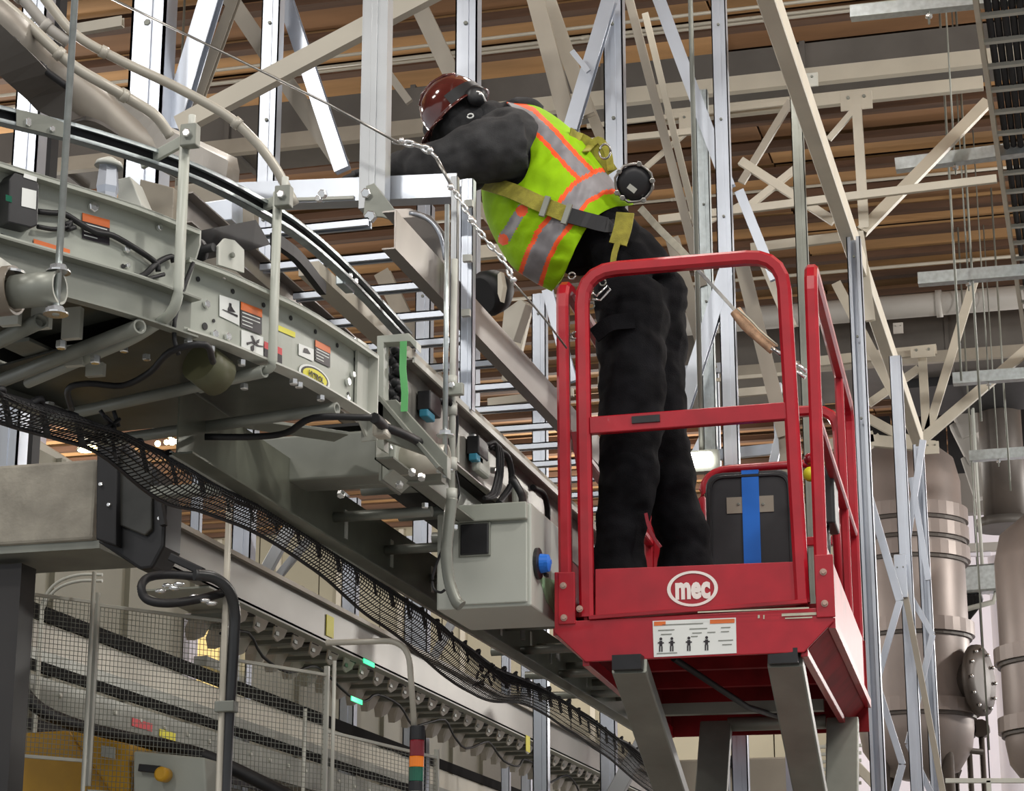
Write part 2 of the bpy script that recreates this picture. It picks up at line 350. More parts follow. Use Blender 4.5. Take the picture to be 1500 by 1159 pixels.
# the crossing frame right of the lift
t = frame('roof_truss', 'beige steel truss with long sloping beam and gusset plates at upper right', 'truss', 13.2,
      [], [((1158, 148), (1086, 268), 11, BEIGED), ((1085, 236), (1222, 325), 13, BEIGE), ((1095, 304), (1172, 242), 11, BEIGE), ((1255, 155), (1266, 335), 14, BEIGE),
           ((1252, 160), (1214, 204), 9, BEIGE), ((1262, 340), (1446, 150), 17, BEIGE, 13.2, 14.0), ((1258, 340), (1275, 470), 14, BEIGE), ((1085, 300), (1010, 340), 8, BEIGE),
           ((1010, 190), (935, 255), 8, BEIGE), ((1018, 175), (1020, 330), 9, BEIGE)])
a = Z(1100, -80, 6.2); c = Z(1345, 645, 6.2)
B().sweep([a, c], rect(.085, .13, .05), (0, 0, 1)).build('long_beam', BEIGELIT, t)
for (y, p, q, w_) in ((14.5, (975, 172), (1440, 122), 20), (13.0, (965, 322), (1460, 262), 12), (13.4, (1100, 364), (1245, 346), 14), (14.4, (860, 185), (1160, 150), 7), (13.0, (860, 208), (1040, 190), 10)):
    b = B(); ybar(b, y, p, q, w_); b.build('chord', BEIGE, t)
plate(t, 14.2, 1255, 150, 46, 28); plate(t, 13.1, 1182, 120, 34, 22, GREYL); plate(t, 14.2, 1012, 178, 34, 26)
frame('support_post', 'grey channel post standing straight above the right red corner post', 'post', 11.6, [(1180, 128, 900, 17, GREYD, 'c')], [])
t = frame('roof_truss', 'smaller beige truss fanning from a node above the beige tank', 'truss', 19.0, [],
      [((1350, 645), (1510, 508), 14, BEIGE), ((1357, 640), (1428, 408), 12, BEIGE), ((1351, 522), (1357, 630), 12, BEIGE), ((1346, 540), (1272, 592), 11, BEIGE),
       ((1270, 612), (1350, 656), 13, BEIGE), ((1270, 645), (1370, 655), 16, BEIGE), ((1225, 415), (1345, 645), 14, BEIGE, 18.6), ((1200, 530), (1372, 512), 14, BEIGE),
       ((1210, 700), (1290, 640), 12, BEIGE), ((1200, 655), (1280, 640), 16, BEIGE)])
plate(t, 18.9, 1352, 517, 34, 16); plate(t, 18.9, 1365, 657, 20, 18); plate(t, 18.9, 1316, 482, 14, 16, DUCTL)
frame('support_tower', 'tall bright perforated aluminium post just right of the lift with braces', 'frame', 12.4,
      [(1268, 345, 1159, 20, ALU, 'o')],
      [((1262, 690), (1318, 880), 11, ALU, 12.9), ((1284, 1000), (1318, 880), 9, ALU, 12.9), ((1284, 1000), (1322, 1120), 9, ALU, 12.9), ((1322, 1120), (1300, 1200), 9, ALU, 12.9)], floor=True)
t = frame('support_tower', 'pair of bright lattice posts in front of the beige tank, second from lift', 'frame', 13.4,
      [(1327, 520, 1159, 17, ALU, 'c'), (1358, 650, 1159, 15, ALU, 'o', 13.8)],
      [((1322, 850), (1382, 1165), 8, BEIGED, 13.3), ((1352, 645), (1320, 850), 9, ALU, 13.6), ((1320, 850), (1366, 930), 8, ALU, 13.6), ((1330, 1090), (1366, 930), 8, ALU, 13.5), ((1330, 1090), (1372, 1180), 8, ALU, 13.5),
       ((1335, 700), (1360, 850), 8, ALU, 13.6)], floor=True)
plate(t, 13.3, 1320, 845, 16, 60, ALU)
# hung strut channels at the right
for i, (y, p, q, w_, lb) in enumerate(((12.0, (1246, 20), (1520, -8), 19, 'topmost grey strut channel hung at the upper right corner'),
                                       (14.0, (1312, 243), (1520, 216), 18, 'grey strut channel crossing in front of the ladder tray at mid height'),
                                       (16.0, (1345, 410), (1520, 396), 17, 'grey strut channel hung below the ladder tray at the right edge'),
                                       (18.5, (1396, 556), (1520, 547), 16, 'grey strut channel over the dark corner at the right edge'),
                                       (21.0, (1420, 669), (1520, 662), 14, 'lowest grey strut channel, above the pale back wall'))):
    t = thing('strut_channel', Y(*p, y), lb, 'channel', 'hung strut channels at the right')
    b = B(); b.sweep([Y(*p, y), Y(*q, y)], cch(w_*mpp(y), w_*mpp(y), .006), (0, 1, 0)); b.build('channel', GALV, t)
    for f_ in (.42,):
        a = Y(*p, y).lerp(Y(*q, y), f_); B().tube([a-V((0, 0, .12)), (a.x, a.y, 9.26)], .006, 6).build('hanger_rod', GREYD, t)
        B().hexb(a-V((0, 0, .06)), (0, 0, -1), .022, .02).build('nut', ZINC, t)
# ladder tray at the upper right, running away from the camera
t = thing('ladder_tray', Z(1425, 10, 7.2), 'beige ladder shaped cable tray running away at the upper right edge', 'cable tray')
a = Z(1425, -30, 7.2); e = a+V((0, 9.5, 0))
for dx in (0, .48): B().sweep([a+V((dx, 0, 0)), e+V((dx, 0, 0))], cch(.03, .1, .005), (0, 0, 1)).build('side_rail', BEIGE, t)
for i in range(26): p = a+V((0, .1+i*.36, 0)); B().box((p.x, p.y, p.z-.012), (p.x+.48, p.y+.04, p.z+.012)).build('rung', GREYL, t)
for i in range(9): B().tube([a+V((.06+i*.045, 0, .03+.012*(i % 2))), e+V((.06+i*.045, 0, .03))], .021, 8).build('black_cable', RUBBER, t)
for (x, y0, y1, y) in ((1376, 12, 560, 15.5), (1400, 12, 620, 16), (1413, 500, 1100, 21), (1470, 560, 720, 20)):
    p = Y(x, y0, y); q = Y(x, y1, y); o = B().tube([(p.x, y, q.z), (p.x, y, 9.26)], .009, 6).build('hanger_rod', GREYD)
    tag(o, {1376: 'leftmost thin rod hanging before the dark duct at upper right', 1400: 'second thin rod hanging just left of the ladder tray', 1413: 'longest thin rod, hanging down between the two tanks', 1470: 'short thin rod hanging above the second tank'}[x], 'rod')
# ================================================================ TANKS
def tank(px, r, y, pz0, pz1, label, rings):
    c = Y(px, pz1, y); zt = Y(px, pz0, y).z; zb = c.z
    t = thing('process_tank', (c.x, y+r, zb), label, 'tank')
    B().lathe((c.x, y+r, zb), (0, 0, 1), [(r*.25, -.5), (r*.7, -.42), (r*.95, -.2), (r, 0), (r, zt-zb), (r*.9, zt-zb+.25), (r*.5, zt-zb+.45), (.1, zt-zb+.5)], 40).build('shell', TANK, t)
    for pr in rings:
        z = Y(px, pr, y).z
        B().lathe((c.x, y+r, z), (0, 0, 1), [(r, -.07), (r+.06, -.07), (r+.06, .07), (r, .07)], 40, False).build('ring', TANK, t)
        B().lathe((c.x, y+r, z-.085), (0, 0, 1), [(r-.01, -.02), (r+.03, -.02), (r+.03, .02), (r-.01, .02)], 40, False).build('dark_band', TANKD, t)  # thin dark ring just below each raised ring
    return t, c
t, c = tank(1335, .58, 22, 690, 1060, 'beige ringed process tank behind the bright lattice posts', (742, 770, 800, 912, 1030))
for k in range(4):
    an = PI*.25+k*PI/2; B().cyl((c.x+.45*math.cos(an), 22.58+.45*math.sin(an), 0), (c.x+.45*math.cos(an), 22.58+.45*math.sin(an), c.z+.1), .06, 10).build('leg', TANKD, t)
m0 = V((c.x+.54, 22.4, Y(1410, 990, 22).z))
B().lathe(m0, (1, -.35, 0), [(.2, -.1), (.2, .1), (.36, .1), (.36, .16), (.2, .17), (.05, .2)], 24).build('manway', TANKD, t)
bb = B()
for k in range(12):
    bb = B(); an = k*PI/6; bb.ball(m0+V((.17, -.07, 0))+V((.1, .3, 0)).normalized()*.0+V((0.1*math.cos(an), .29*math.cos(an), .31*math.sin(an))), .022, 6)
    bb.build('manway_bolt', ZINC, t)
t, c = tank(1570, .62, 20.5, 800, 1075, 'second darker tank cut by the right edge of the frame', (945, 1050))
for k in range(4):
    an = PI*.25+k*PI/2; B().cyl((c.x+.45*math.cos(an), 21.1+.45*math.sin(an), 0), (c.x+.45*math.cos(an), 21.1+.45*math.sin(an), c.z+.1), .06, 10).build('leg', TANKD, t)
m0 = Y(1520, 1010, 20.4)
B().lathe(m0+V((.3, .3, 0)), (-1, -.6, 0), [(.18, 0), (.18, .3), (.33, .3), (.33, .36), (.1, .38)], 24).build('manway', TANK, t)
bb = B()
for k in range(10):
    bb = B(); an = k*PI/5; bb.ball(m0+V((.3, .3, 0))+V((-1, -.6, 0)).normalized()*.37+V((-.13*math.cos(an), .22*math.cos(an), .27*math.sin(an))), .02, 6)
    bb.build('manway_bolt', ZINC, t)
# things on the pale wall behind
t = thing('cable_tray', Y(1400, 870, 24), 'short pale cable tray with hanging black cables beside the beige tank', 'cable tray')
B().bar(Y(1400, 852, 24), Y(1475, 846, 24), .22, .3, (0, 0, 1)).build('tray_body', GALV, t)
bb = B()
for i in range(7): B().tube(smooth_path([Y(1402+i*5, 868, 24), Y(1405+i*5, 882, 24.1), Y(1400+i*3, 905, 24.2)], 4), .035, 8).build('black_cable', RUBBER, t)
B().tube([Y(1440, 850, 24), (Y(1440, 850, 24).x, 24, 9.26)], .02, 6).build('drop_rod', GREYL, t)
B().tube([Y(1395, 898, 24), Y(1455, 882, 24), Y(1462, 860, 24)], .03, 8).build('support_arm', GREYL, t)
t = thing('flanged_pipe', Y(1448, 850, 26), 'thick pale vertical pipe against the lilac wall between the tanks', 'pipe')
p = Y(1468, 780, 26); B().cyl((p.x, 26, 0), (p.x, 26, 6.9), .19, 20).build('pipe_run', WALLW, t); B().cyl((p.x, 26, 6.5), (p.x, 26, 6.6), .3, 20).build('flange', GREYL, t)
t = thing('handrail', Y(1400, 1112, 20), 'thin pale horizontal rail crossing below the tanks at bottom right', 'rail')
B().bar(Y(1385, 1144, 19), Y(1510, 1144, 19), .04).build('rail_bar', GREYL, t)
bb = B(); a = Y(1448, 1144, 19); B().bar((a.x, 19, 0), (a.x, 19, a.z), .04).build('rail_post', GREYL, t)
t = thing('pipe_cluster', Y(1420, 1070, 23), 'dark small pipes and valves low between the two tanks', 'pipes')
B().tube([Y(1380, 1096, 22.5), Y(1440, 1102, 22.6)], .03, 8).build('cross_pipe', TANKD, t)
for (x, y0) in ((1418, 1070), (1437, 1068)):
    a = Y(x, y0, 23); B().cyl((a.x, 23, 0), a, .03, 8).build('riser', TANKD, t); B().cyl(a-V((0, .1, 0)), a+V((0, .1, 0)), .09, 12).build('valve', TANKD, t)
B().tube([Y(1385, 1100, 22.8), Y(1405, 1130, 22.8), Y(1400, 1160, 22.8)], .03, 8).build('bent_pipe', TANKD, t)
# square ducts in the dark corner
t = thing('drop_duct', Y(1400, 600, 25), 'pale taupe square duct dropping through the dark area right of the truss', 'duct')
for (p, q, w_) in (((1340, 420), (1390, 545), .32), ((1390, 545), (1430, 640), .32), ((1405, 620), (1435, 680), .24), ((1420, 670), (1440, 730), .2)):
    B().bar(Y(*p, 25), Y(*q, 25), w_, w_, (0, 1, 0)).build('duct_section', DUCTL, t, .01)
t = thing('drop_duct', Y(1470, 700, 24), 'wide dark duct column above the second tank', 'duct')
a = Y(1472, 760, 24); B().cyl((a.x, 24.3, a.z), (a.x, 24.3, 9), .24, 20).build('duct_body', TANKD, t); B().cyl((a.x, 24.3, a.z-.05), (a.x, 24.3, a.z+.05), .34, 20).build('flange', DUCTM, t)
t = thing('dark_space_screen', Y(1440, 640, 27), 'black screen added for the dark space above the pale lilac wall', 'screen')  # added black backing for the dark far end under the roof
a = Y(1270, 705, 27); c = Y(1600, 705, 27)
for i in range(8):
    xa = a.x+(c.x-a.x)*i/8; xb = a.x+(c.x-a.x)*(i+1)/8-.02
    B().box((xa, 27, a.z), (xb, 27.1, 9)).build('panel', RUBBER, t)
B().box((a.x, 26.9, a.z-.5), (c.x, 27.1, a.z)).build('lower_fascia', WALLT, t)
B().box((a.x, 26.8, Y(1440, 812, 27).z), (c.x, 26.9, Y(1440, 800, 27).z)).build('fascia_rail', DUCTL, t)
B().bar(Y(1300, 812, 26.9), Y(1452, 812, 26.9), .06).build('pale_rail', WALLW, t)
# ================================================================ SCISSOR LIFT
AL = math.radians(2.7)
UU = V((math.cos(AL), math.sin(AL), 0)); VV = V((-math.sin(AL), math.cos(AL), 0)); ZZ = V((0, 0, 1))
OO = Y(829, 880, 7.3)
def L(u, v, w_): return OO+UU*u+VV*v+ZZ*w_
def LV(px, py, v): return onpl(px, py, OO+VV*v, VV)
def LUW(px, py, v=0): p = LV(px, py, v)-OO; return p.dot(UU), p.z
lift = thing('scissor_lift', (OO.x+.45, OO.y+.9, 0), 'red scissor lift work platform raised beside the conveyor with the worker inside', 'lift')
UL, UR = 0.0, LUW(1204, 860)[0]; TOP = LUW(832, 412)[1]; LEN = 1.95
WT = .05   # tube size
def lb(lo, hi, b=None):
    b = b or B(); (u0, v0, w0), (u1, v1, w1) = lo, hi
    return b.add([L(u, v, w_) for w_ in (w0, w1) for v in (v0, v1) for u in (u0, u1)], [(0, 2, 3, 1), (4, 5, 7, 6), (0, 1, 5, 4), (1, 3, 7, 5), (3, 2, 6, 7), (2, 0, 4, 6)])
# front skirt plate with chamfered lower corners
pp = [LUW(*q) for q in ((815, 841), (815, 929), (860, 972), (1179, 958), (1222, 913), (1218, 815), (1196, 817), (1199, 893), (846, 912), (842, 841))]
B().prism([L(a, -.035, b) for a, b in pp], VV*.012).build('front_skirt', RED, lift, .003)
# gate
gp = [LUW(*q) for q in ((860, 905), (852, 398), (1146, 374), (1176, 884))]
B().sweep([L(a, .0, b) for a, b in [gp[0]]+[(p.x, p.y) for p in [V((q.x, q.y)) for q in round_path([(a, b, 0) for a, b in gp], .13)]][1:-1]+[gp[3]]], rect(WT, WT, .22), VV).build('gate_frame', RED, lift); gate = bpy.data.objects['gate_frame']
q0, q1 = LUW(866, 625), LUW(1158, 603)
B().bar(L(q0[0], -.005, q0[1]), L(q1[0], -.005, q1[1]), .062, .03, VV, .1).build('gate_mid_rail', RED, gate)
a, b_ = LUW(927, 618), LUW(968, 615); B().bar(L(a[0], -.022, a[1]), L(b_[0], -.022, b_[1]), .026, .008, VV).build('latch_slot', BLACK, gate)
B().prism([L(*LUW(x, y, -.01)[:1], -.012, LUW(x, y, -.01)[1]) for x, y in ((872, 834), (1163, 823), (1184, 878), (872, 905))], VV*.01).build('gate_toe_board', RED, gate, .002)
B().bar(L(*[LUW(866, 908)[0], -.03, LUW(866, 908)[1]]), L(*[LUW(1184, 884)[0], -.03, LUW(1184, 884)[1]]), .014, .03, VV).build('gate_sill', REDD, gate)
# corner posts and side rails
def side(u, s):
    lab = None
    path = [L(u, 0, -.02), L(u+.004*s, 0, TOP), L(u+.004*s, LEN, TOP), L(u, LEN, -.1)]
    B().sweep(round_path(path, .10, 4), rect(.045, .045, .22), UU).build('side_guardrail', RED, lift)
    B().bar(L(u, .02, TOP*.52), L(u, LEN-.02, TOP*.52), .04, .03, ZZ, .2).build('side_mid_rail', RED, lift)
    for v in (1.4,): B().bar(L(u, v, .0), L(u, v, TOP-.02), .035, .035, VV, .2).build('side_post', RED, lift)
    b = B()
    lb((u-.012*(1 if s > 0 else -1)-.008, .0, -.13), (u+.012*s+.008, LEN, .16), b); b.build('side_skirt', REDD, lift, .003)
side(UL, -1); side(UR, 1)
B().sweep(round_path([L(UL+.02, LEN, -.05), L(UL+.05, LEN, TOP), L(UR-.05, LEN, TOP), L(UR-.02, LEN, -.05)], .1, 4), rect(.045, .045, .2), VV).build('rear_guardrail', RED, lift)
B().bar(L(UL, LEN, TOP*.5), L(UR, LEN, TOP*.5), .04, .04).build('rear_mid_rail', RED, lift)
# post foot brackets
for (x0, x1, y0, y1) in ((818, 842, 838, 915), (1196, 1220, 812, 905)):
    a = LUW(x0, y1, -.04); c_ = LUW(x1, y0, -.04)
    lb((a[0], -.043, a[1]), (c_[0], -.032, c_[1])).build('post_bracket', RED, lift, .003)
for (x, y) in ((825, 858), (826, 905), (849, 892), (1206, 838), (1208, 884)):
    a = LUW(x, y, -.045); bb = B(); bb.hexb(L(a[0], -.043, a[1]), -VV, .009, .010); bb.lathe(L(a[0], -.042, a[1]), -VV, [(.012, 0), (.012, .004)], 14, False); bb.build('bolt', BRASS, lift)
# sloped side beams under the deck, lips, deck and end plate
ui, wi = LUW(1179, 958); uo, wo = LUW(1222, 913); uo = UR+.03
ul, wl_ = LUW(860, 972); ulo = UL-.03
for (a, b2, c2, d2) in ((ui, wi, uo, wo), (ul, wl_, ulo, wo)):
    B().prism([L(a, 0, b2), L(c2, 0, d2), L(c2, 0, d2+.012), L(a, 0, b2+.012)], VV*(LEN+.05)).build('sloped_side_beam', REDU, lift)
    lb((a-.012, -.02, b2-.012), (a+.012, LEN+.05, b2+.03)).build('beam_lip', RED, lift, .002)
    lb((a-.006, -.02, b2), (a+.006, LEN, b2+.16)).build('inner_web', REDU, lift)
lb((c2-.012, -.02, wo-.01), (c2+.012, LEN, -.1)).build('beam_lip', RED, lift)
lb((uo-.012, -.02, wo-.02), (uo+.012, LEN+.02, -.1)).build('beam_lip', RED, lift)
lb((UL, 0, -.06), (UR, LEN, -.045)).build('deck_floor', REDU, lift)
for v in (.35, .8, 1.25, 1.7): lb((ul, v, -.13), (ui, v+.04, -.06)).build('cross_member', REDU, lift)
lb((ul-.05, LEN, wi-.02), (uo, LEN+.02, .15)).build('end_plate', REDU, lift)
lb((UL+.02, LEN-.55, wi-.0), (ui-.05, LEN-.50, wi+.045)).build('rear_cross_tube', GREYD, lift)
# hydraulic and cable detail beneath
B().tube([L(.33, .3, wi+.05), L(.5, 1.1, wi-.02), L(.62, 1.9, wi+.02)], .012, 8).build('hydraulic_hose', RUBBER, lift)
# scissor arms
ux = LUW(925, 985)[0]; u2 = LUW(1150, 985)[0]
def LU(px, py, u): return onpl(px, py, OO+UU*u, UU)
for (uu, p, q) in ((ux, (922, 975), (992, 1185)), (u2, (1150, 966), (1192, 1185))):
    a = LU(p[0], p[1], uu); d = (LU(q[0], q[1], uu)-a)
    B().sweep([a, a+d*1.6], rect(.06, .12, .08), UU).build('scissor_arm', GREYD, lift, .002)
    B().box(*[tuple(a+V(s_)) for s_ in ((-.05, -.05, -.02), (.05, .05, .03))]).build('slide_block', BLACK, lift)
    uv = uu+.07
    top = L(uv, 1.75, wi); bot = L(uv, .35, wi-2.0)
    B().sweep([top, bot], rect(.05, .13, .08), UU).build('scissor_arm', GREYD, lift, .002)
    m_ = top.lerp(bot, .45); B().cyl(m_-UU*.09, m_+UU*.05, .05, 16).build('pivot_pin', GREYD, lift)
B().cyl(L(ux+.12, 1.75, wi), L(u2, 1.75, wi), .03, 12).build('scissor_cross_shaft', GREYD, lift)
B().cyl(L(ux, .95, wi-.75), L(u2+.07, .95, wi-.75), .03, 12).build('scissor_cross_shaft', GREYD, lift)
# lift mast below the frame down to its chassis (scissor stack continues to the floor)
zz0 = .75
for k in range(2):
    for uu in (ux-.03, u2+.03):
        z1_ = OO.z+wi-1.2-k*.0
        if k: B().sweep([V(L(uu, .2, 0).xy.to_3d())+V((0, 0, zz0)), V(L(uu, 1.75, 0).xy.to_3d())+V((0, 0, OO.z+wi-1.35))], rect(.1, .05, .08), UU).build('scissor_arm', GREYD, lift)
        else: B().sweep([V(L(uu+.06, 1.75, 0).xy.to_3d())+V((0, 0, zz0)), V(L(uu+.06, .2, 0).xy.to_3d())+V((0, 0, OO.z+wi-1.35))], rect(.1, .05, .08), UU).build('scissor_arm', GREYD, lift)
o_ = L(0, 0, -OO.z)
bb = B(); bb.add([V((L(u, v, 0).x, L(u, v, 0).y, z)) for z in (.18, .75) for v in (0, LEN) for u in (UL, UR)], [(0, 2, 3, 1), (4, 5, 7, 6), (0, 1, 5, 4), (1, 3, 7, 5), (3, 2, 6, 7), (2, 0, 4, 6)]); bb.build('chassis', RED, lift, .02)
for u in (UL, UR):
    for v in (.25, LEN-.25):
        c_ = L(u, v, 0); c_.z = .19; B().cyl(c_-UU*.07, c_+UU*.07, .19, 24).build('wheel', RUBBER, lift)
# decals
cu, cw = LUW(1014, 862, -.02); 
ring = B(); n = 40
for k in range(n):
    a0, a1 = 2*PI*k/n, 2*PI*(k+1)/n
    P_ = lambda a, r: L(cu+(.088*math.cos(a))*r, -.014, cw+.062*math.sin(a)*r+.0)
    ring.add([P_(a0, 1), P_(a1, 1), P_(a1, .86), P_(a0, .86)], [(0, 1, 2, 3)]); ring.add([p-VV*.001 for p in [P_(a0, 1), P_(a1, 1), P_(a1, .86), P_(a0, .86)]], [(0, 1, 2, 3)])
WDEC = mat('white_decal', (.85, .78, .74), .5, 0, .05, 30)
tl = (UU-ZZ*(-.0)).normalized()
ring = ring.build('logo_ring', WDEC, lift, label='white oval outline of the logo')
t_ = text_mesh('mec', .078, L(cu, -.0135, cw+.001), UU, ZZ, WDEC, 'logo_letters', ring, bold=.0036, depth=.001, sx=.92, sy_=1.38)
t_['label'] = 'white lowercase logo letters'
pq = [LUW(x, y, -.036) for x, y in ((956, 910), (1078, 905), (1079, 957), (958, 963))]
cdl = B().prism([L(a, -.0375, b) for a, b in pq], VV*.002)\
   .build('capacity_decal', WHITE, lift, label='white capacity decal with small figures')
def dec(b, x0, y0, x1, y1, v=-.039):
    q = [LUW(x, y, v) for x, y in ((x0, y0), (x1, y0-(x1-x0)*.04), (x1, y1-(x1-x0)*.04), (x0, y1))]; b.add([L(a, v, w_) for a, w_ in q], [(0, 1, 2, 3)])
bo = B(); dec(bo, 958, 911, 975, 917); dec(bo, 1040, 908, 1076, 914); bo.build('orange_strips', ORANGE, cdl, kind='stuff')
bl = B(); ps = B()
for (x, y, wd) in ((964, 923, 24), (968, 929, 16), (1010, 921, 26), (1014, 927, 14), (1056, 919, 14), (1056, 925, 12), (1036, 926, 12), (970, 915, 60), (962, 957, 30), (1052, 938, 22), (1058, 944, 14), (1012, 932, 10)): dec(bl, x, y, x+wd, y+1.3)
bl.build('print_lines', GREYD, cdl, kind='stuff')
for x in (968, 984, 1009, 1035):
    y = 940-(x-968)*.03
    q = LUW(x, y-4, -.04); ps.lathe(L(q[0], -.0385, q[1]), -VV, [(.005, 0), (.005, .001)], 10, False)
    dec(ps, x-2.2, y-1, x+2.2, y+7); dec(ps, x-4.5, y+1, x-2, y+3); dec(ps, x+2, y+1, x+4.5, y+3); dec(ps, x-2.6, y+7, x-.6, y+15); dec(ps, x+.6, y+7, x+2.6, y+15)
ps.build('figure_pictograms', BLACKL, cdl, kind='stuff')
# scratches of bare metal along the sill
sc = B(); dec(sc, 1022, 896, 1185, 898, -.052); sc.build('worn_edge', PALE, lift)
sc = B(); dec(sc, 1145, 899, 1200, 903, -.039); dec(sc, 1150, 905, 1190, 907, -.039); dec(sc, 1110, 901, 1113, 906, -.039); dec(sc, 1118, 901, 1120, 907, -.039); sc.build('paint_scratches', PALE, lift)
# left brace bracket and lanyard anchor rings between the posts
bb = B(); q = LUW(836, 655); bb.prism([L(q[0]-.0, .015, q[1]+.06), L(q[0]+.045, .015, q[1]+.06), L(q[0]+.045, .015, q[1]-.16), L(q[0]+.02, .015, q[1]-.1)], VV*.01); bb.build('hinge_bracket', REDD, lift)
bb = B()
for (x, y) in ((843, 492), (838, 405)):
    q = LUW(x, y, -.01); c_ = L(q[0], -.015, q[1]); bb.tube([c_+UU*.013*math.cos(a)+ZZ*.013*math.sin(a) for a in [2*PI*i/12 for i in range(13)]], .0035, 6)
bb.build('snap_ring', CHROME, lift)
# black document box standing on the deck behind the legs
dv = 1.15
def LB(px, py, v=dv): return LV(px, py, v)
a = LB(1098, 825); z0 = OO.z-.045
t = thing('document_box', (a.x, a.y, z0), 'black storage box with a blue tape strip standing on the lift deck', 'box')
u0 = LUW(1034, 750, dv)[0]; u1 = LUW(1164, 750, dv)[0]; w1 = LUW(1100, 690, dv)[1]
pth = round_path([(u0, -.045, 0), (u0, w1, 0), (u1, w1, 0), (u1, -.045, 0)], .07, 5)
B().prism([L(p.x, dv, p.y) for p in pth], VV*.22).build('box_body', mat('box_shell', (.028, .028, .032), .5, 0, .2, 10), t, .008)
B().sweep([L(p.x, dv-.004, p.y) for p in round_path([(u0+.02, 0, 0), (u0+.02, w1-.02, 0), (u1-.02, w1-.02, 0), (u1-.02, 0, 0)], .06, 5)], rect(.012, .008, .2), VV).build('box_rib', BLACK, t)
a0 = LUW(1086, 690, dv); a1 = LUW(1111, 690, dv)
lb((a0[0], dv-.006, -.03), (a1[0], dv-.003, w1+.002)).build('blue_tape', BLUE, t, label='blue painter tape strip')
lb((a0[0], dv-.006, w1), (a1[0], dv+.15, w1+.003)).build('blue_tape', BLUE, t)
p0 = LUW(1065, 753, dv); p1 = LUW(1133, 726, dv); lb((p0[0], dv-.004, p0[1]), (p1[0], dv-.001, p1[1])).build('label_plate', BEIGED, t)
bb = B()
for x in (1082, 1118): q = LUW(x, 739, dv); bb.hexb(L(q[0], dv-.004, q[1]), -VV, .006, .004)
bb.build('plate_screw', GREYD, t)
# red hoop behind the box and the control box on the right rail
q0 = LUW(1030, 780, 1.5); q1 = LUW(1072, 688, 1.5)
B().tube(round_path([L(q0[0], 1.5, -.05), L(q0[0], 1.5, q1[1]), L(UR-.05, 1.5, q1[1]+.01), L(UR-.03, 1.5, -.05)], .12, 6), .018, 10).build('inner_hoop', RED, lift)
t = thing('control_box', L(UR-.05, 1.0, .75), 'dark platform control box with yellow and red switch hung inside the right guardrail', 'control box')
B().bar(L(UR-.04, .95, .42), L(UR-.04, .95, .68), .08, .22, VV).build('box_body', BLACK, t, .01)
B().bar(L(UR-.04, .95, .68), L(UR-.04, .95, .74), .06, .12, VV).build('joystick_base', BLACK, t, .006)
B().ball(L(UR-.09, .86, .62), .03, 12).build('yellow_switch', YEL, t)
B().ball(L(UR-.09, .86, .68), .025, 12).build('red_button', LRED, t)
B().tube(smooth_path([L(UR-.04, .9, .42), L(UR-.03, .7, .2), L(UR-.01, .5, .3), L(UR-.03, .4, .02)], 5), .012, 8).build('control_cable', RUBBER, t)

# ================================================================ THE WORKER
PY = 7.66
def W_(px, py, dy=0): return Y(px, py, PY+dy)
zdeck = OO.z-.045
pr = thing('person', (W_(930, 600).x, PY, zdeck), 'worker in lime vest, maroon hard hat and black trousers leaning out of the red lift', 'person')
def meshobj(b, m=None, voxel=.011, it=4):
    me = bpy.data.meshes.new('t'); me.from_pydata(b.v, [], b.f)
    bm = bmesh.new(); bm.from_mesh(me); bmesh.ops.remove_doubles(bm, verts=bm.verts, dist=1e-5); bmesh.ops.recalc_face_normals(bm, faces=bm.faces); bm.to_mesh(me); bm.free()
    o = bpy.data.objects.new('t', me); COL.objects.link(o)
    r = o.modifiers.new('r', 'REMESH'); r.mode = 'VOXEL'; r.voxel_size = voxel
    s_ = o.modifiers.new('s', 'SMOOTH'); s_.iterations = it; s_.factor = .5
    e = o.evaluated_get(bpy.context.evaluated_depsgraph_get()); m2 = bpy.data.meshes.new_from_object(e)
    bpy.data.objects.remove(o); return m2
def ell(a, b_, n=20): return [(a*math.cos(2*PI*i/n), b_*math.sin(2*PI*i/n)) for i in range(n)]
b = B()
# torso, bent forward over the rail
tp = [(945, 432), (925, 392), (890, 350), (850, 305), (812, 262), (778, 222), (750, 196), (722, 182)]
b.sweep([W_(*p) for p in tp], ell(.135, .165), (0, 1, 0), True, True, [1.05, 1.05, .95, .98, 1.06, 1.0, .72, .45])
b.ball(W_(722, 182), .07, 14)
b.ball(W_(925, 405), .165, 18, (1, 1, .95)); b.ball(W_(798, 298), .165, 18, (1, .9, 1))
b.ball(W_(845, 356), .13, 16)
# near leg
def leg(hip, knee, ank, dy, yk, ya, s_=1):
    P0 = [W_(*hip, dy*.8), W_(*knee, yk), W_(*ank, ya)]
    P0.append(V((P0[2].x, P0[2].y, zdeck+.09)))
    path = smooth_path(P0, 5)
    n = len(path); rad = []
    for i in range(n):
        t_ = i/(n-1); rad.append((1.16-.42*min(1, t_*1.5) if t_ < .66 else .76+.20*math.sin((t_-.66)/.34*PI*.8)) * s_)
    b.sweep(path, circ(.122, 16), (0, 1, 0), True, True, rad)
leg((925, 425), (925, 625), (908, 815), -.11, -.16, -.12)
leg((950, 425), (962, 625), (1002, 800), .11, .04, .10, 1.02)
b.ball(W_(968, 440, .03), .13, 14, (.8, 1, 1))
b.ball(W_(893, 500, -.12), .085, 12, (.6, .7, 1.3)); b.ball(W_(972, 590, .02), .09, 12, (.7, 1, 1.5))
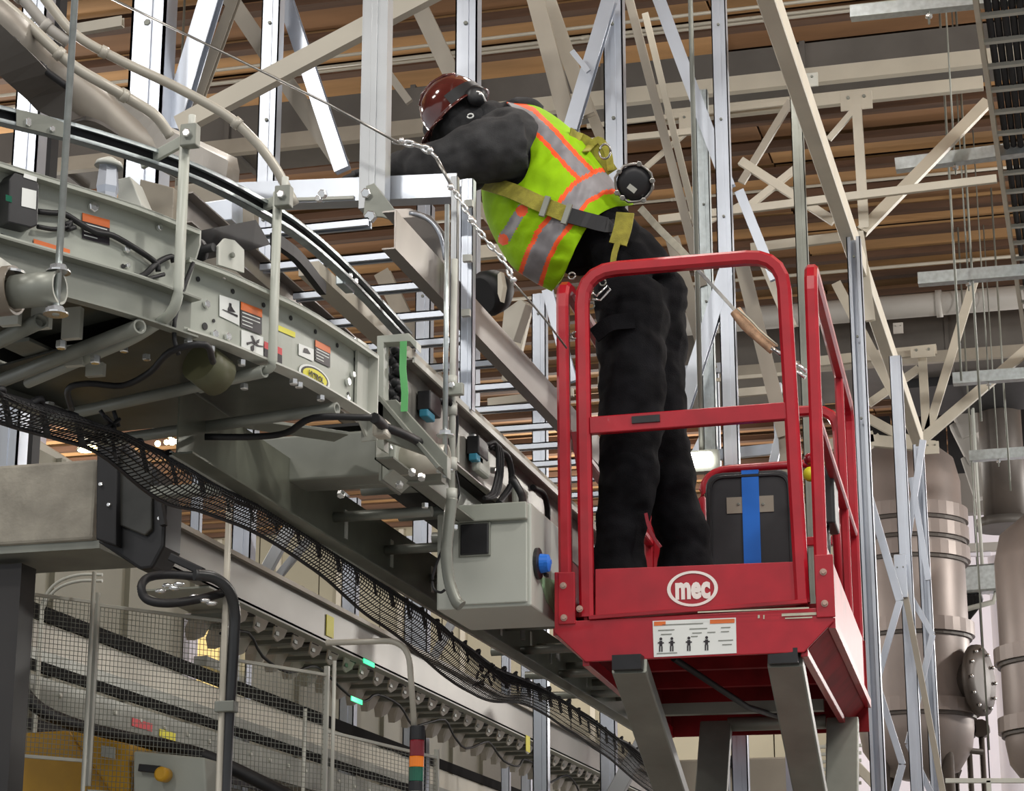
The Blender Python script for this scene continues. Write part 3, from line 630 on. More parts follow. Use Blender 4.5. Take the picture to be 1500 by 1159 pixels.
# arms
def arm(pts, ys, rads):
    path = smooth_path([W_(*p, y) for p, y in zip(pts, ys)], 5); n = len(path); m = len(rads)
    rad = []
    for i in range(n):
        t_ = i/(n-1)*(m-1); k = min(m-2, int(t_)); rad.append(rads[k]+(rads[k+1]-rads[k])*(t_-k))
    b.sweep(path, circ(1, 16), (0, 1, 0), True, True, rad)
arm([(768, 215), (705, 222), (650, 240), (598, 240), (560, 246)], [-.15, -.20, -.22, -.16, -.12], [.135, .125, .098, .062, .045])
arm([(762, 205), (715, 235), (680, 250), (645, 238), (618, 240)], [.15, .20, .20, .10, .02], [.12, .10, .08, .055, .04])
b.ball(W_(745, 212, -.12), .145, 16)
# hood bunch and head
b.ball(W_(712, 172), .085, 14, (1.1, 1, .8)); b.ball(W_(765, 160, .05), .08, 12, (1.2, 1, .5))
b.ball(W_(676, 180), .092, 18, (.95, .8, 1.1)); b.sweep([W_(730, 190), W_(690, 182), W_(668, 178)], circ(.075, 14), (0, 1, 0), True, True, [1.2, 1, .8])
me = meshobj(b)
inv = pr.location.copy(); NRM = [v.normal.copy() for v in me.vertices]; CO = []
for vi, v in enumerate(me.vertices):      # cloth folds
    p = v.co.copy(); n1 = noise.noise(V((p.x*7, p.y*7, p.z*7+3))); legz = p.z < W_(900, 395).z
    if legz: f_ = noise.noise(V((p.x*9+p.z*5, p.y*6, p.z*11-p.x*9)))*.016+noise.noise(V((p.x*22, p.y*16, p.z*30)))*.006+n1*.008
    else: f_ = noise.noise(V((p.x*14-p.z*8, p.y*9, p.z*12+p.x*10)))*.011+noise.noise(V((p.x*30, p.y*25, p.z*28)))*.004
    q_ = p+NRM[vi]*f_-inv; CO += q_[:]
me.vertices.foreach_set('co', CO); me.update()
zs = W_(900, 352).z-inv.z
me.materials.append(HOOD); me.materials.append(PANTS)
xs0 = W_(850, 330)-inv
for pl_ in me.polygons:
    c_ = pl_.center; pl_.use_smooth = True
    pl_.material_index = 1 if (c_.z-xs0.z)+(-(c_.x-xs0.x))*.55 < 0 else 0
body = bpy.data.objects.new('body', me); COL.objects.link(body); body.parent = pr
# head with a face looking down and left
hc = W_(668, 184); cr = V((-.66, 0, .75)).normalized(); fd = V((-.72, .06, -.69)).normalized(); sdv = cr.cross(fd)
b = B(); b.lathe(hc, cr, [(.001, -.115), (.045, -.105), (.068, -.06), (.078, 0), (.082, .05), (.07, .095), (.03, .12), (.001, .125)], 20)
b.lathe(hc+fd*.07-cr*.015, fd, [(.016, 0), (.013, .02), (.001, .028)], 10); b.lathe(hc+fd*.055-cr*.075, fd, [(.035, 0), (.02, .02), (.001, .026)], 12)
b.build('face', SKIN, pr)
b = B()
for s_ in (-1, 1): b.ball(hc+fd*.073+sdv*.03*s_+cr*.012, .011, 8)
b.build('eyes', WHITE, pr); b = B()
b.bar(hc+fd*.08+sdv*.02-cr*.055, hc+fd*.08-sdv*.02-cr*.055, .006, .006); b.build('mouth', LRED, pr)
b = B()
for s_ in (-1, 1): b.ball(hc+sdv*.082*s_, .028, 10, (.8, .5, 1))
b.build('ears', SKIN, pr)
# balaclava hood over the head
b = B(); b.ball(hc-fd*.02-cr*.01, .105, 18); b.ball(W_(700, 180), .09, 14, (1.2, 1, .9)); b.ball(W_(640, 190), .06, 12)
me = meshobj(b, voxel=.01)
CO = []
for v in me.vertices: CO += (v.co+v.normal*noise.noise(v.co*22)*.008-inv)[:]
me.vertices.foreach_set('co', CO); me.update()
for p in me.polygons: p.use_smooth = True
me.materials.append(HOOD); o = bpy.data.objects.new('hood', me); COL.objects.link(o); o.parent = pr
# hard hat
hat_c = W_(671, 167, -.02); ax = V((-.62, -.14, .78)).normalized(); fwd = (V((-.78, 0, -.62))-ax*V((-.78, 0, -.62)).dot(ax)).normalized(); sd = ax.cross(fwd)
def hatshell(r0, zoff, m_, nm, prof):
    b = B(); n = 36; vs = []
    for r, h in prof:
        for i in range(n):
            a = 2*PI*i/n; vs.append(hat_c+ax*(h+zoff)+fwd*math.cos(a)*r*1.12+sd*math.sin(a)*r*.95)
    b.add(vs, [(i*n+j, i*n+(j+1) % n, (i+1)*n+(j+1) % n, (i+1)*n+j) for i in range(len(prof)-1) for j in range(n)], True)
    return b
b = hatshell(1, 0, 0, 0, [(.122, -.004), (.126, .0), (.122, .01), (.120, .04), (.113, .075), (.095, .115), (.065, .142), (.03, .153), (.001, .156)])
b.v += []; vs = b
hat = b.build('hard_hat', HAT, pr, label='glossy maroon hard hat')
b = B(); n = 24      # peak on the forward side, short rain rim behind
for s_, (a0, a1, ext) in enumerate(((-1.1, 1.1, .055), (1.1, 2*PI-1.1, .016))):
    vs = []
    for i in range(n+1):
        a = a0+(a1-a0)*i/n; k = math.cos((i/n-.5)*PI)**.6 if s_ == 0 else 1
        for (rr, hh) in ((.118, .008), (.12+ext*k, -.006), (.12+ext*k, -.011), (.118, .0)): vs.append(hat_c+ax*hh+fwd*math.cos(a)*rr*1.12+sd*math.sin(a)*rr*.95)
    b.add(vs, [(i*4+j, i*4+(j+1) % 4, i*4+4+(j+1) % 4, i*4+4+j) for i in range(n) for j in range(4)], True)
b.build('hat_brim', HAT, hat)
b = B()       # three raised ridges on the crown, light stickers
for s_ in (-.04, 0, .04):
    b.tube([hat_c+ax*h+fwd*r*1.12+sd*s_ for r, h in ((.085, .115), (.05, .146), (0, .157), (-.05, .146), (-.085, .118))], .006, 6)
b.build('hat_ridge', HAT, hat, kind='stuff')
b = B(); 
vs = []
for i in range(13):   # dark band strap wrapping the back of the hat
    a = PI*.50+PI*.62*i/12
    for h in (.004, .052): vs.append(hat_c+ax*h+fwd*math.cos(a)*(.126 if h < .03 else .121)*1.12+sd*math.sin(a)*(.126 if h < .03 else .121)*.95)
b.add(vs, [(2*i, 2*i+1, 2*i+3, 2*i+2) for i in range(12)], True); b.build('headlamp_band', RUBBER, hat)
b = B(); c_ = W_(698, 140, -.11); b.lathe(c_, (0.2, -1, 0), [(.034, -.03), (.042, -.01), (.04, .012), (.02, .02), (.001, .02)], 18); em = b.build('ear_muff', BLACK, pr)
b = B(); b.tube(smooth_path([W_(712, 150, -.14), W_(706, 138, -.155), W_(698, 134, -.16)], 4), .005, 6); b.ball(W_(704, 138, -.16), .009, 8); b.build('ear_muff_clip', ZINC, em)
b = B(); b.tube([W_(689, 170, -.29)+V((.012*math.cos(a), 0, .009*math.sin(a))) for a in [2*PI*i/10 for i in range(11)]], .003, 6); b.build('sleeve_badge', WHITE, pr)
# gloved hands, five fingers each
def hand(c0, d, up_, nm):
    d = V(d).normalized(); up_ = V(up_).normalized(); sd_ = d.cross(up_); b = B()
    b.sweep([c0-d*.04, c0, c0+d*.045, c0+d*.085], ell(.04, .019), up_, True, True, [.75, 1, 1.05, .9])
    for k, (off, ln) in enumerate(((-.03, .07), (-.01, .08), (.011, .075), (.031, .058))):
        p = c0+d*.08+sd_*off; q = p+d*ln*.5-up_*.008; r_ = q+d*ln*.15-up_*ln*.4; e_ = r_-up_*ln*.3-d*ln*.15
        b.tube([p-d*.01, q, r_, e_], .0098, 8, [1.05, 1, .95, .75])
    p = c0+d*.01-sd_*.036; b.tube([p, p-sd_*.025+d*.02-up_*.01, p-sd_*.02+d*.05-up_*.03], .0115, 8, [1.1, 1, .75])
    b.build(nm, GLOVE, pr)
hand(W_(548, 250, -.11), (-.9, -.1, -.15), (0, -.3, 1), 'glove'); hand(W_(606, 246, .0), (-.9, 0, -.2), (0, -.2, 1), 'glove')
# boots
for (x, dy) in ((908, -.12), (1002, .10)):
    q = W_(x, 820, dy); fx = q.x; fy = q.y
    b = B(); b.sweep([V((fx+.08, fy, zdeck+.05)), V((fx, fy, zdeck+.06)), V((fx-.09, fy-.01, zdeck+.045)), V((fx-.17, fy-.02, zdeck+.03))], ell(.05, .052), (0, 0, 1), True, True, [.8, 1.1, .95, .6])
    b.sweep([V((fx, fy, zdeck+.06)), V((fx+.01, fy, zdeck+.2))], circ(.062, 14), (0, 1, 0), True, True); bo_ = b.build('boot', RUBBER, pr)
    b = B(); b.box((fx-.19, fy-.055, zdeck), (fx+.09, fy+.045, zdeck+.02)); b.build('boot_sole', BLACK, bo_, .006)
# the vest, a shell of cloth around the torso
def ctab(pts, t):
    n = len(pts)-1; x = t*n; k = min(n-1, int(x)); f_ = x-k
    P = [pts[max(0, k-1)], pts[k], pts[k+1], pts[min(n, k+2)]]
    return [.5*(2*P[1][i]+(P[2][i]-P[0][i])*f_+(2*P[0][i]-5*P[1][i]+4*P[2][i]-P[3][i])*f_*f_+(3*P[1][i]-P[0][i]-3*P[2][i]+P[3][i])*f_**3) for i in (0, 1)]
c_arm = [(742, 149), (768, 180), (777, 222), (768, 262), (735, 278), (705, 276)]
c_hem = [(928, 299), (890, 307), (858, 335), (838, 375), (825, 405), (808, 427)]
c_back = [(742, 149), (790, 157), (840, 192), (880, 240), (905, 275), (928, 299)]
c_frt = [(705, 276), (709, 310), (722, 345), (748, 388), (780, 412), (808, 427)]
def coons(u, v):     # u around (back to front), v along (arm to hem)
    a, h, bk, fr = ctab(c_arm, u), ctab(c_hem, u), ctab(c_back, v), ctab(c_frt, v); r = []
    for i in (0, 1):
        r.append((1-v)*a[i]+v*h[i]+(1-u)*bk[i]+u*fr[i]-((1-u)*(1-v)*c_arm[0][i]+u*(1-v)*c_arm[-1][i]+(1-u)*v*c_hem[0][i]+u*v*c_hem[-1][i]))
    return r
def seg(p, pl):
    best = (1e9, 0)
    for i in range(len(pl)-1):
        ax_, ay_ = pl[i]; bx, by = pl[i+1]; dx, dy = bx-ax_, by-ay_; t = max(0, min(1, ((p[0]-ax_)*dx+(p[1]-ay_)*dy)/(dx*dx+dy*dy)))
        d = math.hypot(p[0]-ax_-t*dx, p[1]-ay_-t*dy)
        if d < best[0]: best = (d, i+t)
    return best[0]
STR = [([(748, 158), (775, 170), (806, 200), (836, 234), (862, 260)], 8, 14.5), ([(912, 262), (880, 266), (850, 282), (828, 312), (800, 350), (784, 385), (776, 412)], 13, 20), ([(764, 308), (752, 328), (738, 350)], 8.5, 8.6)]
NU, NV = 110, 90
SURF = []
vx = bpy.data.meshes.new('vest'); vs = []; fs = []; mi = []
for layer in (0, 1):
    base = len(vs)
    for j in range(NV+1):
        for i in range(NU+1):
            u, v = i/NU, j/NV; x, y = coons(u, v)
            ang = PI*u; bulge = math.sin(ang)**.7 if 0 < u < 1 else 0
            dep = (.20+.035*math.sin(PI*v))*bulge
            sg = -1 if layer == 0 else 1
            p = W_(x, y, sg*dep)
            nx = noise.noise(V((x*.028, y*.05, 1+layer*5)))*.016*bulge+noise.noise(V((x*.07+y*.04, y*.02-x*.03, 7)))*.010*bulge
            p.y += sg*nx
            if layer == 0: SURF.append((x, y, p.y))
            vs.append(p-inv)
    for j in range(NV):
        for i in range(NU):
            k = base+j*(NU+1)+i; f_ = (k, k+1, k+NU+2, k+NU+1); fs.append(f_ if layer else f_[::-1])
            x, y = coons((i+.5)/NU, (j+.5)/NV); mt = 0
            for pl, r1, r2 in STR:
                d = seg((x, y), pl)
                if d < r1: mt = 2
                elif d < r2: mt = 1
            d = math.hypot(x-764, y-309);  d2 = math.hypot(x-737, y-351)
            if d < 9 or d2 < 8: mt = 1
            mi.append(mt)
vx.from_pydata(vs, [], fs); vx.materials.append(VEST); vx.materials.append(VORG); vx.materials.append(VSIL)
for p, m_ in zip(vx.polygons, mi): p.material_index = m_; p.use_smooth = True
vo = bpy.data.objects.new('safety_vest', vx); COL.objects.link(vo); vo.parent = pr
so = vo.modifiers.new('thick', 'SOLIDIFY'); so.thickness = .006; so.offset = 1
vo['label'] = 'lime vest with silver and orange stripes'
def sy(x, y, off=.012):
    m_ = min(SURF, key=lambda s_: (s_[0]-x)**2+(s_[1]-y)**2); return m_[2]-off
def ribbon(pts, wd, m, nm, off=.012, ys=None, th=.005, lab=None):
    sp = smooth_path([(x, y, 0) for x, y in pts], 5); P_ = []
    for i, q in enumerate(sp):
        yy = sy(q.x, q.y, off) if ys is None else ys; P_.append(Y(q.x, q.y, yy))
    o = B().sweep(P_, rect(wd, th, .1), (0, 1, 0)).build(nm, m, pr)
    if lab: o['label'] = lab
    return o
ribbon([(712, 268), (750, 280), (790, 298), (832, 315)], .062, STRAP, 'harness_belt', .014, lab='olive harness belt')
ribbon([(828, 314), (858, 322), (893, 330), (915, 325)], .06, RUBBER, 'harness_belt', .016, lab='black belt padding')
for (x, y) in ((798, 302), (830, 313)):
    B().bar(Y(x+5, y-14, sy(x, y, .03)), Y(x-5, y+15, sy(x, y, .03)), .022, .012, (0, 1, 0)).build('buckle', GREYD, pr, .002)
ribbon([(835, 195), (862, 210), (882, 230), (897, 252)], .045, STRAP, 'shoulder_strap', .02)
ribbon([(858, 222), (876, 205), (890, 222), (895, 250)], .028, STRAP, 'shoulder_strap', .03)
yb = sy(880, 300)-.03
ribbon([(916, 312), (912, 335), (905, 358)], .068, STRAP, 'leg_strap', ys=7.47, th=.01, lab='yellow olive leg strap')
ribbon([(905, 355), (900, 372), (898, 385)], .022, STRAP, 'leg_strap', ys=7.46, th=.006)
ribbon([(893, 330), (900, 345), (906, 362)], .03, RUBBER, 'leg_strap', ys=7.49, th=.008)
B().tube([W_(886, 222, -.13)+V((.022*math.cos(a), 0, .03*math.sin(a))) for a in [2*PI*i/14 for i in range(15)]], .0045, 6).build('dorsal_ring', CHROME, pr)
# self-retracting lifeline block on the back
c_ = W_(930, 268, -.14); axr = V((.12, -.9, -.05)).normalized()+V((0, 0, .35)); axr = V((0.05, -.93, -.38)).normalized()
slb = B().lathe(c_, axr, [(.045, -.075), (.062, -.06), (.066, 0), (.066, .022), (.04, .03), (.012, .032), (.001, .032)], 26).build('lifeline_block', BLACK, pr, label='round black lifeline block with a silver rim')
b = B(); e1 = axr.orthogonal().normalized(); e2 = axr.cross(e1)
pts = [c_+axr*.024+(e1*math.cos(a)+e2*math.sin(a))*(.070+.004*(i % 2)) for i, a in enumerate([2*PI*i/16 for i in range(17)])]
b.tube(pts, .0055, 6)
for i in range(0, 16, 3): b.hexb(pts[i], axr, .011, .008)
b.build('block_rim', CHROME, slb)
B().bar(c_+axr*.033+e1*.02-e2*.01, c_+axr*.033+e1*.02+e2*.025, .02, .002, axr).build('block_label', GREYL, slb)
# lanyard to the right-hand rail
def lp(x, y, v): return Y(x, y, v)
t = thing('lanyard', lp(1010, 385, 7.75), 'pale and tan shock absorbing lanyard running from the worker to the right guardrail', 'lanyard')
B().sweep(smooth_path([lp(938, 305, 7.55), lp(965, 335, 7.66), lp(1002, 372, 7.75), lp(1022, 395, 7.78)], 4), rect(.028, .006), (0, 1, 0)).build('webbing', PALE, t)
B().sweep(smooth_path([lp(1022, 395, 7.78), lp(1045, 420, 7.8), lp(1078, 456, 7.8)], 4), rect(.013, .006), (0, 1, 0)).build('webbing', CHROME, t)
B().sweep(smooth_path([lp(1077, 455, 7.8), lp(1092, 475, 7.8), lp(1112, 493, 7.8), lp(1134, 512, 7.8)], 4), rect(.046, .03, .3), (0, 1, 0)).build('shock_pack', TAN, t, .004)
B().tube(smooth_path([lp(1080, 452, 7.77), lp(1100, 470, 7.77), lp(1115, 486, 7.77), lp(1138, 505, 7.77)], 3), .004, 6).build('pack_edge', PALE, t)
b = B()
for p, q in (((1130, 510), (1150, 522)), ((1163, 530), (1182, 545)), ((1160, 540), (1180, 553))): b.tube([lp(*p, 7.78), lp(*q, 7.78)], .008, 8)
b.build('snap_hook', ZINC, t); B().bar(lp(1134, 511, 7.8), lp(1166, 532, 7.8), .022, .012, (0, 1, 0)).build('swivel', BLACK, t)
# carabiner and rings at the trouser pocket
t = thing('carabiner', W_(878, 424, -.26), 'silver carabiner clipped at the hip behind the gate frame', 'carabiner')
B().tube([W_(x, y, -.26) for x, y in ((868, 438), (880, 440), (894, 424), (890, 418), (874, 434), (866, 426))], .0045, 6).build('hook', ZINC, t)
b = B()
for (x, y) in ((883, 414), (866, 448), (840, 492)):
    b.tube([W_(x, y, -.265)+V((.012*math.cos(a), 0, .012*math.sin(a))) for a in [2*PI*i/10 for i in range(11)]], .003, 6)
b.build('ring', GREYD, t)
ribbon([(946, 752), (950, 770), (958, 788), (968, 802)], .012, LRED, 'red_piping', ys=7.44)
# trouser pocket flap
b = B(); b.sweep(smooth_path([W_(870, 492, -.262), W_(895, 474, -.275), W_(930, 470, -.26)], 4), rect(.06, .008), (0, 1, 0)); b.build('pocket_flap', PANTS, pr, .002)
# ================================================================ UPPER CONVEYOR (curved infeed, then straight away from the camera)
def plan(px, z): return [Z(x, y, z) for x, y in px]
def offs(path, d, z):       # path shifted sideways (positive = outward, towards the camera side)
    out = []; n = len(path)
    for i, p in enumerate(path):
        t = path[min(i+1, n-1)]-path[max(i-1, 0)]; t.z = 0; t.normalize()
        out.append(V((p.x+t.y*d, p.y-t.x*d, z)))
    return out
def web(b, path, d, z0, z1, th=.005):
    A = offs(path, d, z0); C = offs(path, d-th, z0); n = len(path); vs = []
    for i in range(n): vs += [A[i], C[i], V((C[i].x, C[i].y, z1)), V((A[i].x, A[i].y, z1))]
    fs = [(i*4+j, i*4+(j+1) % 4, i*4+4+(j+1) % 4, i*4+4+j) for i in range(n-1) for j in range(4)]+[(0, 1, 2, 3), (n*4-1, n*4-2, n*4-3, n*4-4)]
    b.add(vs, fs); return b
def shelf(b, path, d0, d1, z, th=.005):
    A = offs(path, d0, z); C = offs(path, d1, z); n = len(path); vs = []
    for i in range(n): vs += [A[i], C[i], C[i]+V((0, 0, th)), A[i]+V((0, 0, th))]
    fs = [(i*4+j, i*4+(j+1) % 4, i*4+4+(j+1) % 4, i*4+4+j) for i in range(n-1) for j in range(4)]+[(0, 1, 2, 3), (n*4-1, n*4-2, n*4-3, n*4-4)]
    b.add(vs, fs); return b
def onpath(path, px, py, d):    # a pixel on the upright face that follows the path
    best = None; Q = offs(path, d, 0)
    for i in range(len(Q)-1):
        t = Q[i+1]-Q[i]; p = onpl(px, py, Q[i], (t.y, -t.x, 0)); s_ = (p-Q[i]).dot(t)/t.dot(t)
        e_ = 0 if 0 <= s_ <= 1 else min(abs(s_), abs(s_-1))
        if best is None or e_ < best[0]: best = (e_, p, V((t.y, -t.x, 0)).normalized(), t.normalized())
    return best[1:]
PA = smooth_path(plan([(-90, 208), (0, 237), (100, 268), (200, 300), (293, 337)], 3.58), 3)
PB = smooth_path(plan([(278, 377), (340, 400), (400, 428), (450, 452), (500, 483), (554, 520)], 3.5), 3)
_c = Z(640, 556, 3.62); PC = [V((_c.x, _c.y-.25, 3.62)), V((_c.x, _c.y+1.5, 3.62)), V((_c.x, 12.5, 3.62))]
WD = .90
conv = thing('curved_conveyor', (PB[8].x-.2, PB[8].y, 3.2), 'near curved grey conveyor section with warning labels and oval yellow logo, hung at upper left', 'conveyor')
def side_panel(path, zt, zb, t, fl=.045, m=GREY, name='side_panel'):
    b = B(); web(b, path, -fl, zb, zt); shelf(b, path, -fl, 0, zt-.004); shelf(b, path, -fl, -.01, zb); web(b, path, 0, zt-.012, zt, .004)
    return b.build(name, m, t)
side_panel(PA, 3.58, 3.40, conv); side_panel(PB, 3.5, 3.31, conv)
b = B(); web(b, PA, -.02, 3.29, 3.395); shelf(b, PA, -.02, .015, 3.385); shelf(b, PA, -.02, .01, 3.285); b.build('lower_channel', GREYD, conv)
b = B(); shelf(b, PB, -.045, .004, 3.302); b.build('bottom_flange', GREYL, conv)
for P_, zt, zb in ((PA, 3.56, 3.36), (PB, 3.5, 3.3)):
    b = B(); web(b, P_, -WD, zb, zt); shelf(b, P_, -WD, -WD+.05, zb); b.build('inner_panel', GREYD, conv)
for P_, z in ((PA, 3.47), (PB, 3.42)):
    b = B(); shelf(b, P_, -WD+.01, -.06, z, .006); b.build('belt', BELT, conv)
    b = B(); shelf(b, P_, -WD*.98, -.05, z-.075, .006); b.build('belly_pan', mat('belly_pan_%d' % int(z*100), (.075, .08, .07), .35, .3, .4, 5), conv)
# end plates
q = PB[-1]; t2 = (PB[-1]-PB[-2]).normalized(); nn = V((t2.y, -t2.x, 0))
b = B(); b.prism([V((q.x, q.y, 3.5))-nn*.05, V((q.x, q.y, 3.5))+nn*0, V((q.x, q.y, 3.24)), V((q.x, q.y, 3.24))-nn*.05], t2*.006); b.build('end_plate', GREYL, conv)
b = B(); o0, _, tt = onpath(PB, 527, 500, -.04); o1, _, _ = onpath(PB, 527, 640, -.04)
b.prism([o0-tt*.03, o0+tt*.05, V((o0+tt*.05).xy.to_3d())+V((0, 0, 3.25)), V((o0-tt*.03).xy.to_3d())+V((0, 0, 3.31))], nn*.008); b.build('splice_plate', GREYL, conv)
q = PA[-1]; t3 = (PA[-1]-PA[-2]).normalized(); n3 = V((t3.y, -t3.x, 0))
B().prism([V((q.x, q.y, 3.58)), V((q.x, q.y, 3.54)), V((q.x, q.y, 3.40))-n3*.05, V((q.x, q.y, 3.58))-n3*.05], t3*.005).build('end_plate', GREYL, conv)
# bearing plate and black roller housing in the gap
o, n_, t_ = onpath(PB, 338, 400, -.06)
pl_ = [onpath(PB, x, y, -.055)[0] for x, y in ((320, 388), (320, 360), (330, 349), (344, 352), (358, 366), (358, 400))]
B().prism(pl_, -n_*.008).build('bearing_plate', GREYL, conv, .001); B().hexb(onpath(PB, 339, 374, -.053)[0], n_, .008, .008).build('bearing_bolt', GREYD, conv)
g = onpath(PB, 300, 365, -.09)[0]; B().lathe(g-n_*.3, n_, [(.035, 0), (.04, .05), (.04, .24), (.03, .29), (.012, .30), (.012, .33)], 18).build('drive_roller', RUBBER, conv)
B().prism([onpath(PB, x, y, -.16)[0] for x, y in ((292, 370), (292, 338), (375, 322), (396, 358), (370, 366))], -n_*.18).build('black_hood', RUBBER, conv)
# stickers
def stick(path, poly, m, name, d=-.043, parent=conv, off=.0015, label=None):
    P_ = [onpath(path, x, y, d) for x, y in poly]; n_ = P_[0][1]
    o = B().prism([p[0]+n_*off for p in P_], -n_*.0008).build(name, m, parent)
    if label: o['label'] = label
    return o
def warn(path, x, y, w_, h, sl, hd=.32, off=.0015):   # warning label: orange head, black body, white text lines
    q = lambda x0, y0, x1, y1: [(x0, y0+(x0-x)*sl), (x1, y0+(x1-x)*sl), (x1, y1+(x1-x)*sl), (x0, y1+(x0-x)*sl)]
    wl_ = stick(path, q(x, y, x+w_, y+h), BLACKL, 'warning_label', off=off, label='black warning label with orange head'); stick(path, q(x, y, x+w_, y+h*hd), ORANGE, 'label_head', off=off+.001, parent=wl_)
    for k in range(4): stick(path, q(x+w_*.06, y+h*(hd+.07+k*.15), x+w_*(.9 if k < 2 else .55), y+h*(hd+.11+k*.15)), WHITE, 'text_line', off=off+.0012, parent=wl_)
warn(PA, 120, 312, 40, 37, .27); warn(PB, 352, 442, 31, 37, .38); warn(PB, 461, 498, 22, 30, .5)
stick(PA, [(49, 350), (102, 366), (102, 381), (49, 368)], ORANGE, 'orange_label', label='orange and black label strip'); stick(PA, [(49, 360), (102, 376), (102, 381), (49, 368)], BLACKL, 'label_print', off=.003)
stick(PB, [(321, 432), (350, 441), (350, 477), (321, 463)], WHITE, 'pictogram_label', label='white crushing hazard pictogram'); stick(PB, [(325, 459-6), (347, 464-2), (347, 467-2), (325, 461-7)], BLACKL, 'pictogram', off=.003)
stick(PB, [(333, 452), (336, 446), (341, 454), (344, 458), (333, 456)], BLACKL, 'pictogram', off=.003); stick(PB, [(335, 444), (338, 445), (338, 449), (335, 448)], BLACKL, 'pictogram', off=.003)
stick(PB, [(353, 483), (385, 494), (385, 527), (353, 513)], WHITE, 'pictogram_label', label='white falling figure pictogram')
for pg in ([(360, 502), (370, 500), (378, 506), (384, 507), (384, 509), (376, 508), (368, 503), (361, 506)], [(366, 492), (369, 492), (374, 503), (371, 504)], [(366, 508), (371, 505), (371, 513), (367, 518)], [(375, 499), (379, 497), (378, 503), (374, 504)]):
    stick(PB, pg, BLACKL, 'pictogram', off=.003)
for (x, y) in ((386, 500), (404, 507)):
    stick(PB, [(x, y), (x+8, y+4), (x+8, y+14), (x, y+10)], REDL, 'red_label', off=.003); stick(PB, [(x, y+10), (x+8, y+14), (x+8, y+29), (x, y+25)], BLACKL, 'label_print', off=.003)
stick(PB, [(404, 475), (432, 487), (432, 495), (404, 483)], YEL, 'yellow_label')
stick(PB, [(437, 503), (459, 512), (459, 530), (437, 520)], WHITE, 'pictogram_label'); stick(PB, [(445, 510), (449, 511), (454, 519), (443, 516)], BLACKL, 'pictogram', off=.003)
# oval logo (cut by the bottom flange)
ov = [(460+21*math.cos(a)*.95, 553+9*math.cos(a)+14*math.sin(a)) for a in [2*PI*i/24 for i in range(24)]]
ov2 = [(460+18.5*math.cos(a)*.95, 553+8*math.cos(a)+11.5*math.sin(a)) for a in [2*PI*i/24 for i in range(24)]]
ov0 = [(460+24*math.cos(a)*.95, 553+10.5*math.cos(a)+16.5*math.sin(a)) for a in [2*PI*i/24 for i in range(24)]]
stick(PB, ov0, WHITE, 'logo_margin'); stick(PB, ov, BLACKL, 'logo_border', off=.0022); stick(PB, ov2, YEL, 'logo_oval', off=.003, label='yellow oval logo sticker')
c0, n_, t_ = onpath(PB, 461, 553, -.043); tu = (t_+V((0, 0, 0))).normalized()
text_mesh('HYTROL', .024, c0+n_*.005, tu, V((0, 0, 1)), BLACKL, 'logo_letters', conv, .0004, .0004)
# holes and bolts in the panels
for (P_, x, y, r, m) in [(PB, 290, 409, .007, BLACK), (PB, 341, 427, .007, BLACK), (PB, 386, 447, .007, BLACK), (PB, 426, 466, .007, BLACK), (PB, 462, 486, .007, BLACK), (PB, 494, 506, .007, BLACK), (PB, 300, 478, .010, BLACK), (PB, 313, 470, .005, BLACK),
                         (PB, 520, 527, .007, BLACK), (PB, 540, 564, .007, BLACK), (PA, 128, 388, .01, BLACK), (PA, 180, 390, .006, BLACK), (PA, 24, 356, .012, BLACK), (PB, 510, 577, .006, BLACK)]:
    o, n_, t_ = onpath(P_, x, y, -.043); B().lathe(o, n_, [(r, .0), (r, .0015)], 12, False).build('hole', m, conv)
for (P_, x, y, r) in [(PB, 326, 405, .010), (PB, 301, 446, .011), (PB, 313, 490, .012), (PB, 332, 494, .012), (PB, 437, 449, .009), (PB, 516, 499, .009), (PB, 536, 517, .009), (PB, 508, 560, .013), (PB, 515, 549, .010), (PB, 507, 585, .012),
                      (PA, 135, 304, .014), (PA, 232, 334, .009), (PA, 184, 366, .010), (PA, 185, 390, .007), (PA, 140, 303, .007)]:
    o, n_, t_ = onpath(P_, x, y, -.043 if P_ is PB else -.043); B().hexb(o, n_, r, .01).build('bolt', ZINC, conv)
for (x, y) in ((276, 498), (309, 508), (354, 528), (430, 556), (438, 561), (470, 580), (358, 563), (182, 508), (215, 520)):
    p = Z(x, y, 3.285); B().hexb(p, (0, 0, -1), .012, .015).build('bolt', ZINC, conv)
# outward rail posts that bend under the conveyor, cross tubes with open ends
TR = .017
def crosstube(px, py, z, th_, ln=.85, r=TR, m=GREYD):
    p = Z(px, py, z); d = V((-math.cos(th_), math.sin(th_), 0)); B().pipe(p, p+d*ln, r, .005).build('cross_tube', m, conv)
p0 = Y(272, 186, 4.80); p1 = V((p0.x, 4.8, Y(262, 455, 4.80).z)); d = V((-math.cos(.55), math.sin(.55), 0))
B().tube(round_path([p0, p1, p1+d*.18-V((0, 0, .03)), p1+d*.7-V((0, 0, .04))], .06, 6), .014, 12).build('rail_post', GREY, conv)
p0 = Y(407, 282, 5.22); p1 = V((p0.x, 5.22, Y(395, 540, 5.22).z))
B().tube(round_path([p0, p1, p1+V((-.25, .1, -.01))], .02, 3), .013, 12).build('rail_post', GREY, conv)
crosstube(205, 478, 3.265, .55, .85, .019); crosstube(388, 544, 3.27, .35, .85); crosstube(494, 598, 3.27, .2, .8); crosstube(60, 470, 3.27, .6, .4, .02)
